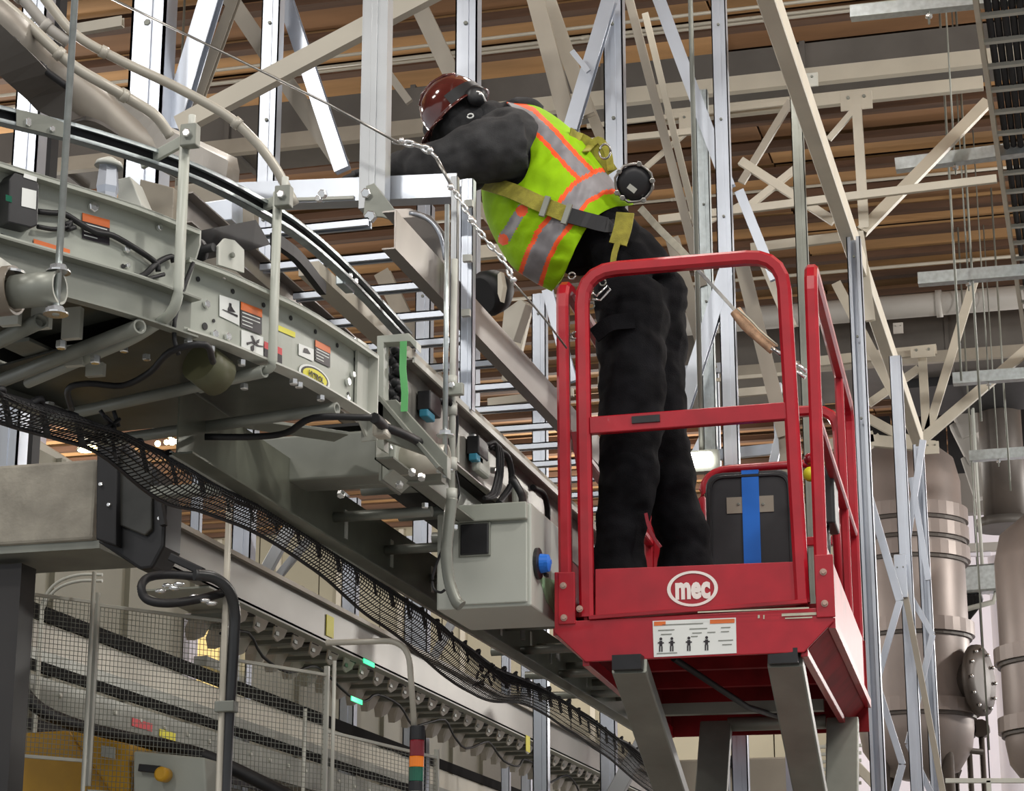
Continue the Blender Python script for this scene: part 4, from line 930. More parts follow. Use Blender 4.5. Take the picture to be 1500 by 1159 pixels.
# galvanised guard rail on top, C channel open outward with dark inside
ZR = 3.75
GP = smooth_path(plan([(-80, 140), (0, 166), (110, 192), (220, 226), (300, 256), (385, 300), (450, 342), (520, 405), (604, 496)], ZR), 3)
b = B(); web(b, GP, -.028, ZR-.02, ZR+.02, .004); shelf(b, GP, -.028, .0, ZR+.018, .004); shelf(b, GP, -.028, .0, ZR-.022, .004); web(b, GP, 0, ZR+.012, ZR+.022, .003); web(b, GP, 0, ZR-.022, ZR-.012, .003); b.build('guard_rail', GALV, conv)
b = B(); web(b, GP, -.02, ZR-.017, ZR+.017, .004); b.build('guard_rail_insert', RUBBER, conv)
G2 = smooth_path(plan([(405, 345), (440, 372), (478, 420)], 3.68), 4); b = B(); web(b, G2, 0, 3.655, 3.69, .02); b.build('wear_strip', RUBBER, conv)
for (x0, y0, x1, y1, yy) in ((208, 240, 288, 196, 4.80), (375, 308, 425, 285, 5.22)):     # bracket arms
    B().bar(Y(x0, y0, yy+.06), Y(x1, y1, yy-.01), .03, .012, (0, 1, 0)).build('rail_bracket', GREY, conv, .002)
    c_ = Y(x1-8, y1+5, yy-.01); B().box((c_.x-.022, c_.y-.022, c_.z-.03), (c_.x+.022, c_.y+.01, c_.z+.03)).build('clamp', GREYD, conv, .003)
    B().hexb(c_+V((0, -.022, 0)), (0, -1, 0), .012, .012).build('bolt', ZINC, conv); B().tube([c_, c_+V((0, 0, .06))], .01, 8).build('post_tip', GREYL, conv)
o = Z(512, 408, ZR); B().box((o.x-.03, o.y-.04, o.z-.03), (o.x+.0, o.y+.05, o.z+.03)).build('rail_splice', GALV, conv, .003)
bb = B(); 
for k in (-.02, .03): B().hexb(o+V((0, k, .0)), (1, -.3, 0), .012, .014).build('bolt', ZINC, conv)
for (x, y) in ((40, 182), (75, 190), (40, 178)): B().hexb(onpath(GP, x, y, 0)[0], (.8, -.6, 0), .008, .01).build('bolt', ZINC, conv)
B().box(*[(p.x-.001, p.y, p.z) for p in (V((0, 0, 0)), V((.001, .001, .001)))]) if 0 else None
sp = [onpath(GP, x, y, .003)[0] for x, y in ((24, 160), (70, 170), (95, 180), (95, 202), (24, 184))]; B().prism(sp, V((-.6, .8, 0))*.004).build('rail_splice', GREYD, conv)
# black sensor with white label and wires at the far left
c_ = onpath(PA, 36, 288, -.0)[0]; n_ = onpath(PA, 36, 288, 0)[1]
B().prism([onpath(PA, x, y, .0)[0] for x, y in ((14, 262), (22, 252), (52, 262), (58, 270), (56, 330), (46, 334), (12, 326))], -n_*.05).build('sensor_body', BLACK, conv, .004)
stick(PA, [(32, 275), (53, 280), (52, 307), (31, 302)], WHITE, 'sensor_label', d=.0); stick(PA, [(35, 254), (54, 260), (53, 266), (34, 260)], WHITE, 'sensor_label', d=.0)
stick(PA, [(8, 285), (17, 288), (17, 297), (8, 294)], LGRN, 'green_clip', d=.0)
def wire(P_, pts, r=.005, d=-.03, nm='cable', par=conv): return B().tube(smooth_path([onpath(P_, x, y, d)[0] for x, y in pts], 4), r, 6).build(nm, RUBBER, par)
wire(PA, [(55, 310), (75, 312), (95, 314), (118, 328), (140, 340), (165, 345), (200, 365), (228, 385), (232, 398)], .0075)
wire(PA, [(55, 332), (80, 336), (100, 332)], .006); wire(PA, [(0, 345), (12, 352), (30, 360)], .007); wire(PA, [(95, 330), (105, 325), (98, 336), (110, 333)], .007)
wire(PA, [(200, 406), (212, 402), (232, 384), (250, 376), (255, 384)], .008); wire(PA, [(195, 402), (215, 408), (240, 402)], .006)
wire(PB, [(283, 385), (266, 430), (256, 470), (256, 500), (262, 520)], .006, .0)
# underside: motor drum, plate, cables
B().cyl(Z(292, 480+50, 3.26), Z(310, 545, 3.24)+V((0, .05, 0)), .055, 18).build('motor', mat('olive_motor', (.09, .09, .045), .5), conv)
B().tube(smooth_path([Z(x, y, 3.24) for x, y in ((105, 600), (100, 570), (130, 562), (180, 565), (220, 545), (250, 515), (300, 505), (312, 530))], 4), .009, 8).build('cable', RUBBER, conv)
B().tube(smooth_path([Z(x, y, 3.22) for x, y in ((300, 640), (370, 640), (420, 634), (460, 612), (545, 612))], 4), .010, 8).build('cable', RUBBER, conv)
for (x, y, w_, h) in ((10, 470, 16, 60), (55, 475, 16, 60), (100, 490, 14, 40), (105, 530, 12, 26), (135, 545, 12, 14)):
    p = Z(x, y, 3.27); B().box((p.x-.02, p.y, p.z-.01), (p.x+.03, p.y+.02, p.z+h*.0018)).build('hanger_tab', GREYL, conv)
for (x, y) in ((75, 452), (73, 590), (140, 522), (90, 500)): B().hexb(Z(x, y, 3.25), (0, 0, -1), .014, .02).build('bolt', ZINC, conv)
for (xa, ya, xb, yb, w_) in ((40, 560, 250, 600, .12), (230, 600, 500, 640, .10), (20, 500, 150, 560, .10)):
    B().bar(Z(xa, ya, 3.36), Z(xb, yb, 3.36), w_, .01).build('under_plate', GREYD, conv)
pt_ = Z(562, 625, 3.26); B().box((pt_.x-.03, pt_.y-.02, pt_.z-.03), (pt_.x+.012, pt_.y+.04, pt_.z+.02)).build('cream_connector', PIPE, conv, .008)
B().tube(smooth_path([Z(548, 612, 3.26), Z(556, 618, 3.26), pt_], 3), .016, 8).build('cable', RUBBER, conv)
B().tube(smooth_path([pt_, Z(600, 640, 3.26), Z(625, 655, 3.28)], 3), .014, 8).build('cable', RUBBER, conv)

# ---------------------------------------------------------------- straight conveyor running away behind the lift
cs = thing('straight_conveyor', (PC[0].x-.2, 7.5, 3.2), 'long straight grey conveyor running away behind the lift past the white electrical box', 'conveyor')
xo = PC[0].x; y0_ = PC[0].y
b = B(); b.box((xo-.05, y0_, 3.41), (xo-.045, 12.5, 3.62)); b.box((xo-.05, y0_, 3.615), (xo, 12.5, 3.62)); b.box((xo-.05, y0_, 3.41), (xo-.02, 12.5, 3.415)); b.build('side_panel', mat('dusty_panel', (.24, .23, .205), .35, .3, .35, 9), cs)
B().box((xo-.004, y0_, 3.605), (xo+.004, 12.5, 3.625)).build('top_edge', GREYL, cs)
b = B(); b.box((xo-.09, y0_-.1, 3.27), (xo-.085, 12.5, 3.40)); b.box((xo-.09, y0_-.1, 3.27), (xo-.03, 12.5, 3.276)); b.build('lower_channel', GREYD, cs)
B().box((xo-.42, y0_+.1, 3.44), (xo-.06, 12.5, 3.45)).build('belt', BELT, cs)
b = B(); b.box((xo-.44, y0_-.8, 3.14), (xo-.435, 12.5, 3.34)); b.box((xo-.46, y0_-.8, 3.135), (xo-.39, 12.5, 3.141)); b.build('inner_beam', mat('green_grey_beam', (.19, .20, .16), .3, .4, .3, 4), cs)
B().box((xo-.46, y0_-.8, 3.13), (xo-.452, 12.5, 3.146)).build('beam_lip', GREYL, cs)
for i in range(13): B().cyl((xo-.43, y0_+.35+i*.42, 3.40), (xo-.09, y0_+.35+i*.42, 3.40), .024, 12).build('roller', GREYD, cs)
for i in range(10): y = y0_+.5+i*.55; B().cyl((xo-.44, y, 3.24), (xo-.09, y, 3.24), .018, 10).build('cross_tube', GREYD, cs)
for i in range(14):
    y = y0_+.28+i*.27; B().hexb((xo-.045, y, 3.52+.03*(i % 3)), (1, 0, 0), .012, .012).build('bolt', ZINC, cs)
    if i % 3 == 1: B().box((xo-.045, y+.08, 3.44), (xo-.04, y+.10, 3.54)).build('slot_plate', GREYL, cs)
for i in range(12): B().hexb((xo-.02, y0_+.2+i*.33, 3.195), (0, 0, -1), .012, .016).build('bolt', ZINC, cs)
for i in range(6):     # reflectors under the inner beam
    y = y0_+.6+i*.5; B().box((xo-.434, y, 3.19), (xo-.430, y+.03, 3.29)).build('tab', GREYL, cs)
# power supplies with blue connectors and black cables
for (x, y, s_) in ((618, 590, 1.), (690, 655, .9)):
    c_ = X(x, y, xo-.03); k = s_
    B().box((c_.x-.01, c_.y-.02, c_.z-.03), (c_.x+.035, c_.y+.10, c_.z+.035)).build('power_supply', BLACK, cs, .004)
    B().box((c_.x-.0, c_.y-.03, c_.z-.055), (c_.x+.03, c_.y+.05, c_.z-.03)).build('blue_connector', CYAN, cs, .004)
    for j in range(3): B().tube(smooth_path([(c_.x+.03, c_.y+.09+j*.03, c_.z+.03), (c_.x+.045, c_.y+.16+j*.03, c_.z+.05), (c_.x+.04, c_.y+.2+j*.03, c_.z-.03), (c_.x+.03, c_.y+.17+j*.03, c_.z-.12), (c_.x+.02, c_.y+.1, c_.z-.16)], 5), .007, 8).build('cable', RUBBER, cs)
for (x, y) in ((736, 690), (790, 745)):
    c_ = X(x, y, xo-.0)
    B().tube(smooth_path([c_+V((0, -.1, .06)), c_+V((.02, 0, .05)), c_+V((.02, .05, -.03)), c_+V((0, 0, -.10)), c_+V((0, -.05, -.13))], 5), .012, 8).build('cable', RUBBER, cs)
    B().box((c_.x-.03, c_.y-.30, c_.z-.07), (c_.x, c_.y-.16, c_.z+.03)).build('clear_cover', GREY, cs, .01)
# end of straight conveyor: bracket frame, green tape, black chain
pe = lambda x, y: Y(x, y, 6.02)
g = B(); g.prism([pe(*q) for q in ((552, 492), (598, 488), (610, 500), (610, 512), (600, 500), (562, 502), (562, 660), (552, 655))], V((0, .05, 0))); g.build('end_frame', GREY, cs, .002)
g = B(); g.prism([pe(*q) for q in ((552, 588), (580, 585), (655, 668), (655, 700), (630, 668), (552, 640))], V((0, .04, 0))); g.build('lower_cheek', GREYD, cs, .002)
g = B(); g.bar(pe(560, 586), pe(648, 690), .012, .09, (0, 1, 0)); g.build('cheek_flange', GREYD, cs)
g = B()
for i in range(11): g.ball(Y(574+(i % 3)*5, 505+i*8, 6.1), .014+.004*(i % 2), 8)
g.box((Y(568, 500, 6.1).x, 6.12, Y(568, 585, 6.1).z), (Y(590, 500, 6.1).x, 6.14, Y(590, 498, 6.1).z)); g.build('chain_bundle', RUBBER, cs, kind='stuff')
g = B(); g.sweep([Y(591, 500, 6.0), Y(590, 540, 6.0), Y(593, 575, 6.0), Y(592, 603, 6.0)], rect(.022, .002), (0, 1, 0)); g.build('green_tape', GREEN, cs, label='hanging strip of green tape')

# ---------------------------------------------------------------- hanger beam, rods and pipes
hb = thing('hanger_beam', Y(460, 680, 6.35), 'dark rectangular cross beam with flanged pipe end hung below the conveyor', 'beam')
B().bar(Y(325, 686, 6.42), Y(572, 668, 6.42), .15, .12, (0, 1, 0), .04).build('beam', GREYD, hb, .004)
q = Y(578, 675, 6.42); B().box((q.x-.02, 6.32, q.z-.09), (q.x-.008, 6.52, q.z+.09)).build('end_flange', GREYD, hb, .004)
B().prism([q+V(v_) for v_ in ((-.008, -.1, .085), (.035, -.1, .06), (.035, -.1, -.05), (-.008, -.1, -.085))], V((0, .2, 0))).build('clamp_cheek', GREY, hb, .004)
B().pipe(Y(582, 676, 6.4), Y(655, 671, 6.4), .047, .006, 24).build('pipe_end', PIPE, hb)
B().bar(Y(225, 722, 6.5), Y(650, 700, 6.5), .035, .05, (0, 1, 0)).build('lower_channel', GREYD, hb)
for (x, y) in ((572, 655), (604, 690), (586, 708), (618, 697), (500, 722)): B().hexb(Y(x, y, 6.33), (0, -.6, -1), .013, .016).build('bolt', ZINC, hb)
for (xx, yy, yt, yb, yn, r, lb) in ((82, 4.30, 0, 462, 455, .0085, 'long zinc threaded rod hanging at the left in front of the curved conveyor'), (652, 6.38, 300, 700, 662, .0085, 'zinc threaded rod hanging beside the white post down to the pipe end')):
    q = Y(xx, yn, yy); t = thing('threaded_rod', (q.x, yy, q.z), lb, 'rod')
    zt = 9.0 if yt == 0 else Y(657, 300, yy).z
    b = B(); zz = Y(xx, yb, yy).z; b.tube([(q.x, yy, zz), (q.x, yy, zt)], r, 10); b.build('rod', GALV, t)
    for dz in ((.095, -.006) if yt == 0 else (.055, -.06)):
        B().hexb((q.x, yy, q.z+dz), (0, 0, 1), r*2.4, .015).build('nut', ZINC, t); B().lathe((q.x, yy, q.z+dz-.004), (0, 0, 1), [(r*3.4, 0), (r*3.4, .004)], 18, False).build('washer', ZINC, t)
lp_ = thing('hanger_pipe', Y(50, 425, 4.30), 'open ended grey hanger pipe at the left edge with the threaded rod through it', 'pipe')
B().pipe(Y(20, 428, 4.30), Y(88, 421, 4.30), .040, .006, 24).build('pipe_end', GREYD, lp_)
B().pipe(Y(-120, 440, 4.30), Y(22, 425, 4.30), .058, .006, 24).build('sleeve', mat('brown_pipe', (.17, .145, .115), .4, .1, .15, 6), lp_)
B().box(tuple(Y(-60, 400, 4.26)), tuple(Y(24, 393, 4.34))).build('clamp_strap', GREYL, lp_)
for x in (10, 18): B().lathe(Y(x, 402, 4.3), (0, 0, 1), [(.03, 0), (.03, .006)], 16, False).build('washer', ZINC, lp_)

# ---------------------------------------------------------------- near aluminium frame the worker reaches for
nf = thing('near_frame', (Y(547, 300, 6.7).x, 6.7, Y(547, 305, 6.7).z), 'nearest bright aluminium post and cross beam in front of the worker\'s hands', 'frame')
b = B(); vpost(b, 6.62, 547, 0, 304, 42, dep=.06, z1=9.0); b.build('post', ALUD, nf, .002)
a = Y(330, 290, 6.75); c_ = Y(690, 270, 6.75)
b = B(); b.sweep([a, Y(672, 276, 6.75)], cch(.086, .07, .006), (0, 1, 0)); b.build('cross_beam', ALU, nf)
b = B(); b.bar(a+V((0, -.03, -.03)), Y(520, 291, 6.72)+V((0, 0, -.0)), .012, .03, (0, 1, 0)); b.build('beam_lip', GREYL, nf)
b = B(); b.prism([Y(*q, 6.58) for q in ((536, 272), (548, 268), (596, 330), (560, 318), (532, 316))], V((0, .01, 0))); b.build('corner_bracket', GREYD, nf, .002)
for (x, y, r) in ((538, 284, .018), (544, 318, .022), (474, 285, .016), (468, 292, .012)): B().hexb(Y(x, y, 6.58), (0, -1, -.2), r, .02).build('bolt', ZINC, nf)
b = B(); vpost(b, 6.9, 683, 262, 600, 19, dep=.04); b.build('post', ALU, nf)
b = B(); vpost(b, 6.7, 664, 258, 560, 10, dep=.03); b.build('post', ALUD, nf)
for (x, y) in ((690, 300), (688, 380), (686, 460)): 
    c_ = Y(x, y, 6.88); B().box((c_.x-.02, c_.y-.02, c_.z-.012), (c_.x+.01, c_.y, c_.z+.012)).build('clip', GREYL, nf)
# grey conduit
cd_ = thing('electrical_conduit', Y(664, 720, 6.6), 'pale steel conduit turning into grey flexible hose beside the electrical box', 'conduit')
B().tube([Y(666, 380, 6.66), Y(663, 560, 6.66), Y(662, 735, 6.66)], .011, 10).build('conduit_pipe', GREYL, cd_)
for y in (560, 600, 680, 725): c_ = Y(662, y, 6.66); B().cyl(c_-V((0, 0, .02)), c_+V((0, 0, .02)), .018, 12).build('coupling', GREYL, cd_)
c_ = Y(665, 572, 6.64); B().box((c_.x-.03, c_.y-.02, c_.z-.02), (c_.x+.035, c_.y+.005, c_.z+.02)).build('pipe_clamp', GREY, cd_, .003); B().hexb(Y(662, 565, 6.62), (0, -1, 0), .012, .012).build('bolt', ZINC, cd_)
b = B(); pts = smooth_path([Y(x, y, 6.62) for x, y in ((662, 730), (657, 770), (654, 810), (658, 850), (668, 880), (676, 888))], 14)
b.tube(pts, .019, 12, [1+.04*(i % 2) for i in range(len(pts))]); b.build('flexible_hose', GREYD, cd_)
B().tube(smooth_path([Y(x, y, 6.66) for x, y in ((668, 690), (673, 720), (668, 740))], 4), .003, 6).build('thin_wire', RUBBER, cd_)
B().tube(smooth_path([Y(x, y, 6.7) for x, y in ((650, 800), (640, 825), (634, 845), (635, 862), (645, 868), (652, 864))], 5), .0045, 6).build('black_wire', RUBBER, cd_)
# electrical box
eb = thing('electrical_box', Y(725, 885, 7.1), 'light grey electrical box with dark window and blue rotary switch left of the lift', 'box')
x0 = Y(640, 800, 7.12).x; x1 = Y(778, 800, 7.12).x; zt = Y(725, 740, 7.12).z; zb = Y(725, 890, 7.12).z
BOXC = mat('box_enamel', (.50, .52, .47), .4, 0, .04, 4)
b = B(); b.prism([(x0, 7.12, zb), (x0, 7.12, zt-.02), (x1, 7.12, zt), (x1, 7.12, zb)], V((0, .42, 0))); b.build('enclosure', BOXC, eb, .006)
b = B(); b.box((x0+.06, 7.108, zb+.012), (x1-.012, 7.118, zt-.07)); b.build('door', BOXC, eb, .004)
b = B(); b.box((x0+.05, 7.09, zt-.06), (x1-.01, 7.12, zt-.0)); b.build('rain_lip', GREY, eb, .004)
q0 = Y(674, 814, 7.1); q1 = Y(716, 766, 7.1); B().box((q0.x-.006, 7.10, q0.z-.006), (q1.x+.006, 7.11, q1.z+.006)).build('window_gasket', GREYD, eb, .004); B().box((q0.x, 7.096, q0.z), (q1.x, 7.106, q1.z)).build('dark_window', BLACK, eb, .006)
c_ = X(786, 826, x1); B().lathe(c_, (1, 0, 0), [(.055, 0), (.055, .012), (.04, .016)], 24, False).build('switch_plate', BLACK, eb)
B().lathe(c_+V((.014, 0, 0)), (1, 0, 0), [(.034, 0), (.030, .03), (.012, .036)], 20, False).build('blue_knob', BLUE, eb, label='blue rotary switch knob')
B().bar(c_+V((.04, -.03, -.01)), c_+V((.04, .035, .012)), .012, .016).build('knob_grip', BLUE, eb, .003)
B().bar(c_+V((.02, .04, -.03)), c_+V((.02, .07, -.03)), .012, .012).build('lock_tab', BLACK, eb)
gp_ = [X(*q, x1+.001) for q in ((790, 845), (812, 850), (813, 900), (800, 880))]; B().prism(gp_, V((.001, 0, 0))).build('green_mark', mat('faded_green', (.36, .6, .36), .6), eb)
B().tube(smooth_path([Y(770, 762, 7.15), Y(766, 740, 7.15), Y(764, 725, 7.2), Y(750, 700, 7.2)], 4), .014, 8).build('cable_gland', BLACK, eb)
# underside cross members behind the box
for (x, y, y2) in ((720, 955, 8.0), (770, 990, 8.6), (790, 1020, 9.0)):
    p = Z(x, y, 3.18); B().cyl(p, p+V((.5, 0, 0)), .02, 10).build('cross_tube', GREYD, cs)
for (x, y) in ((736, 945), (765, 938), (805, 972), (817, 968), (850, 1010), (857, 1006), (893, 1040)):
    p = Z(x, y, 3.2); B().box((p.x-.008, p.y, p.z), (p.x+.008, p.y+.02, p.z+.06)).build('slot_plate', ZINC, cs)

# ---------------------------------------------------------------- cable ladder above the conveyor
cl = thing('cable_ladder', Z(700, 475, 4.0), 'cable ladder with bright rungs and taupe side rail above the straight conveyor', 'cable tray')
q = Z(700, 485, 4.0); ys = Z(575, 345, 4.0).y
RAILM = mat('taupe_rail', (.27, .245, .225), .28, .5, .12, 4)
B().sweep([(q.x, ys, 4.02), (q.x, 12.5, 4.02)], cch(.045, .13, .005, -1), (0, 0, 1)).build('side_rail', RAILM, cl)
B().sweep([(q.x-.52, ys-.4, 4.0), (q.x-.52, 12.5, 4.0)], cch(.04, .10, .005), (0, 0, 1)).build('side_rail', RAILM, cl)
for i in range(19):
    y = ys-.15+i*.31; b = B(); b.box((q.x-.5, y, 3.985), (q.x-.02, y+.012, 4.01)); b.box((q.x-.5, y+.03, 3.985), (q.x-.02, y+.042, 4.01)); b.box((q.x-.5, y, 4.005), (q.x-.02, y+.042, 4.01)); b.build('rung', ALU, cl)
pc = smooth_path([Y(x, y, 6.95) for x, y in ((566, 312), (600, 312), (628, 322), (645, 345), (652, 380))], 4)
b = B(); b.prism([Y(x, y, 6.95) for x, y in ((560, 306), (600, 305), (632, 316), (652, 342), (656, 400), (640, 385))], V((0, .04, 0))); b.build('curved_fitting', RAILM, cl, .002)
B().tube(pc[4:], .008, 6).build('fitting_edge', ALU, cl)
B().box((q.x-.34, ys+.1, 3.93), (q.x-.27, 12.5, 3.975)).build('under_beam', BEIGE, cl)
# galvanised tray lip running beneath
b = B(); b.box((q.x-.72, ys+.2, 3.86), (q.x-.715, 12.4, 3.93)); b.box((q.x-.72, ys+.2, 3.86), (q.x-.66, 12.4, 3.865)); b.build('lower_lip', BEIGED, cl)

# ---------------------------------------------------------------- wire rope and chain lifeline
wr = thing('wire_rope', Y(400, 110, 6.4), 'steel wire rope lifeline with chain shackles hanging past the worker\'s arm', 'cable')
B().tube([Y(155, -6, 6.2), Y(330, 78, 6.25), Y(480, 152, 6.3), Y(585, 210, 6.35)], .0045, 6).build('rope', CHROME, wr)
def chain(pts, n, y, r=.0045, L_=.016):
    P_ = smooth_path([Y(*p, y) for p in pts], 8); tot = [0]
    for i in range(1, len(P_)): tot.append(tot[-1]+(P_[i]-P_[i-1]).length)
    def at(s_):
        for i in range(1, len(P_)):
            if tot[i] >= s_: return P_[i-1].lerp(P_[i], (s_-tot[i-1])/(tot[i]-tot[i-1]+1e-9))
        return P_[-1]
    for k in range(n):
        a = at(tot[-1]*k/n); c = at(tot[-1]*(k+1)/n); d = (c-a).normalized(); m = (a+c)/2; ln = (c-a).length*.62
        s_ = d.cross(V((0, 1, 0))).normalized() if k % 2 else V((0, 1, 0)); w_ = ln*.42
        b = B(); b.tube([m+d*ln*math.cos(t_)+s_*w_*math.sin(t_) for t_ in [2*PI*i/12 for i in range(13)]], r, 6); b.build('chain_link', ZINC, wr)
chain([(578, 208), (600, 210), (625, 218), (640, 232)], 5, 6.38, .006)
B().tube([Y(640, 232, 6.38), Y(652, 255, 6.38), Y(663, 275, 6.38)], .006, 8).build('turnbuckle', CHROME, wr)
chain([(660, 272), (672, 290), (690, 320), (712, 352), (740, 385), (752, 415)], 15, 6.4, .0045)
B().tube([Y(750, 412, 6.4), Y(775, 440, 6.5), Y(800, 470, 6.6), Y(830, 510, 6.7)], .0035, 6).build('rope', CHROME, wr)
b = B()
for (x, y) in ((588, 206), (630, 220), (752, 410), (660, 274), (690, 322)): b.ball(Y(x, y, 6.37), .012, 8)
b.build('rope_clamp', ZINC, wr, kind='stuff')
# dark sensor shield behind the rail (right of the white post)
ss = thing('work_light', Y(735, 430, 7.6), 'dark round work light with a white reflector hanging below the vest', 'lamp')
B().lathe(Y(745, 420, 7.8), (-.35, -.5, -.3), [(.01, 0), (.05, .02), (.085, .07), (.09, .12), (.07, .15)], 20).build('housing', RUBBER, ss)
B().prism([Y(*q, 7.7) for q in ((734, 490), (738, 455), (762, 438), (770, 445), (762, 470), (752, 500))], V((.02, .04, 0))).build('reflector', PIPE, ss, .002)
B().prism([Y(*q, 7.5) for q in ((729, 402), (733, 398), (737, 420), (733, 442), (729, 430))], V((.01, .02, 0))).build('blade', BEIGE, ss)

# ---------------------------------------------------------------- pipes and curved guard at the top left
gd = thing('curved_chute', Y(150, 150, 6.4), 'large curved taupe chute sheet sweeping down from the upper left corner', 'chute')
pa = smooth_path([Y(x, y, yy) for x, y, yy in ((-60, 0, 5.6), (20, 62, 5.8), (100, 122, 6.1), (180, 176, 6.4), (260, 220, 6.7), (350, 262, 7.0))], 5)
b = B(); b.sweep(pa, [(-.09, .02), (-.03, 0), (.03, 0), (.085, .02), (.085, .03), (.03, .01), (-.03, .01), (-.09, .03)], (0, 1, 0), True, True); b.build('chute_sheet', mat('chute_steel', (.27, .245, .21), .4, .2, .2, 4), gd)
pd = smooth_path([Y(x, y, yy) for x, y, yy in ((-60, 18, 5.5), (20, 92, 5.7), (90, 158, 6.0), (150, 195, 6.3))], 5)
b = B(); b.sweep(pd, [(-.06, .0), (.06, 0), (.06, .012), (-.06, .012)], (0, 1, 0)); b.build('chute_underside', DUCTM, gd)
b = B(); b.sweep(smooth_path([Y(x, y, yy) for x, y, yy in ((110, 120, 6.2), (200, 190, 6.5), (270, 228, 6.7), (330, 258, 6.9))], 5), rect(.12, .01), (0, 1, 0)); b.build('chute_tail', DUCTL, gd)
for nm, pts, r, m, lb in (('cream_pipe', ((45, -30, 5.9), (75, 10, 5.95), (112, 52, 6.0), (175, 88, 6.1), (255, 126, 6.2), (330, 168, 6.3), (372, 205, 6.35), (405, 248, 6.4), (432, 300, 6.45)), .0165, PIPE, 'long cream pipe bending over the curved conveyor at upper left'),
                          ('cream_pipe', ((-30, -25, 5.8), (35, 30, 5.85), (75, 68, 5.9), (110, 98, 5.95), (150, 122, 6.0), (195, 148, 6.1), (228, 170, 6.15), (250, 200, 6.2)), .018, PIPE, 'lower cream pipe hugging the chute at upper left'),
                          ('cream_pipe', ((-30, -60, 5.9), (30, -5, 5.92), (68, 38, 5.96), (100, 62, 6.0)), .019, DUCTL, 'short thick pale pipe coming from the top left corner'),
                          ('black_hose', ((-20, 30, 5.7), (20, 62, 5.75), (60, 98, 5.8), (100, 128, 5.85)), .012, RUBBER, 'dark hose under the cream pipes at the top left corner')):
    t = thing(nm, Y(pts[2][0], pts[2][1], pts[2][2]), lb, 'pipe'); P_ = smooth_path([Y(*p) for p in pts], 6); B().tube(P_, r, 12).build('pipe_run', m, t)
    for k in (len(P_)//3, 2*len(P_)//3): d = (P_[k+1]-P_[k]).normalized(); B().cyl(P_[k]-d*.012, P_[k]+d*.012, r*1.3, 12).build('clip', m, t)
# shiny canister and sheet covers seen behind the curved conveyor
t = thing('bright_canister', Y(158, 270, 5.4), 'small bright capped canister standing behind the conveyor side rail', 'canister')
c_ = Y(157, 285, 5.4); B().lathe(c_, (0, 0, 1), [(.03, -.12), (.03, 0), (.034, .02), (.028, .085), (.03, .09)], 6, False).build('body', ALU, t); B().lathe(c_+V((0, 0, .085)), (0.1, 0, 1), [(.042, 0), (.038, .014), (.01, .03)], 16).build('cap', GREYL, t)
t = thing('sheet_cover', Y(250, 300, 6.2), 'dull sheet metal covers behind the first guardrail post', 'cover')
B().prism([Y(*q, 6.3) for q in ((172, 262), (190, 258), (208, 300), (206, 330), (172, 322))], V((0, .1, 0))).build('rib_cover', GREYL, t, .004)
B().prism([Y(*q, 6.4) for q in ((275, 330), (272, 300), (340, 290), (340, 322))], V((0, .1, 0))).build('belt_cover', ALU, t, .004)
B().prism([Y(*q, 6.5) for q in ((198, 345), (205, 262), (255, 275), (252, 345))], V((0, .1, 0))).build('back_cover', BEIGED, t, .004)
B().prism([Y(*q, 6.6) for q in ((250, 345), (255, 272), (330, 262), (372, 300), (372, 440), (250, 400))], V((0, .05, 0))).build('taupe_cover', BEIGED, t, .004)
# ================================================================ NET
def xp(x, y, v=-2.50): return X(x, y, v)
T_ = smooth_path([xp(*p) for p in ((-40, 560), (0, 575), (80, 600), (150, 628), (240, 668), (300, 700), (360, 728), (430, 765), (520, 830), (610, 890), (690, 955), (740, 985), (800, 1012), (870, 1060), (940, 1105), (1000, 1150))], 8)
B_ = smooth_path([xp(*p, -2.54) for p in ((-40, 600), (0, 615), (80, 640), (150, 668), (240, 735), (300, 750), (360, 772), (430, 815), (520, 885), (610, 955), (700, 1022), (760, 1028), (800, 1048), (870, 1095), (940, 1150), (1000, 1200))], 8)
net = thing('debris_net', T_[40], 'black debris net sagging in a long strip under the upper conveyor', 'net')
n = len(T_); M_ = 9
def npt(i, j):
    f_ = j/M_; p = T_[min(n-1, i)].lerp(B_[min(n-1, i)], f_); s_ = math.sin(PI*f_)
    p = p+V((.08*s_*(1+.3*math.sin(i*.05)), 0, -.01*s_)); return p
# resample to even cells
import bisect
def resamp(P_, m):
    tot = [0]
    for i in range(1, len(P_)): tot.append(tot[-1]+(P_[i]-P_[i-1]).length)
    out = []
    for k in range(m+1):
        s_ = tot[-1]*k/m; i = min(len(P_)-1, max(1, bisect.bisect_left(tot, s_))); out.append(P_[i-1].lerp(P_[i], (s_-tot[i-1])/(tot[i]-tot[i-1]+1e-9)))
    return out
NC = 400; T_ = resamp(T_, NC); B_ = resamp(B_, NC); n = NC+1; M_ = 11
G = [[npt(i, j)+V((.0, .012*noise.noise(V((i*.06, j*.2, 3))), .012*noise.noise(V((i*.05, j*.15, 7))))) for j in range(M_+1)] for i in range(n)]
b = B(); TRI = [(-.0016, -.0016), (.0016, -.0016), (0, .002)]
for i in range(0, n, 1): b.sweep(G[i], TRI, (1, 0, 0), False)
for j in range(1, M_): b.sweep([G[i][j] for i in range(n)], TRI, (0, 0, 1), False)
b.build('netting', RUBBER, net, kind='stuff')
B().tube([G[i][0] for i in range(0, n, 3)], .009, 6).build('top_rope', RUBBER, net); B().tube([G[i][M_] for i in range(0, n, 3)], .006, 6).build('bottom_rope', RUBBER, net)
b = B(); rr = random.Random(5)
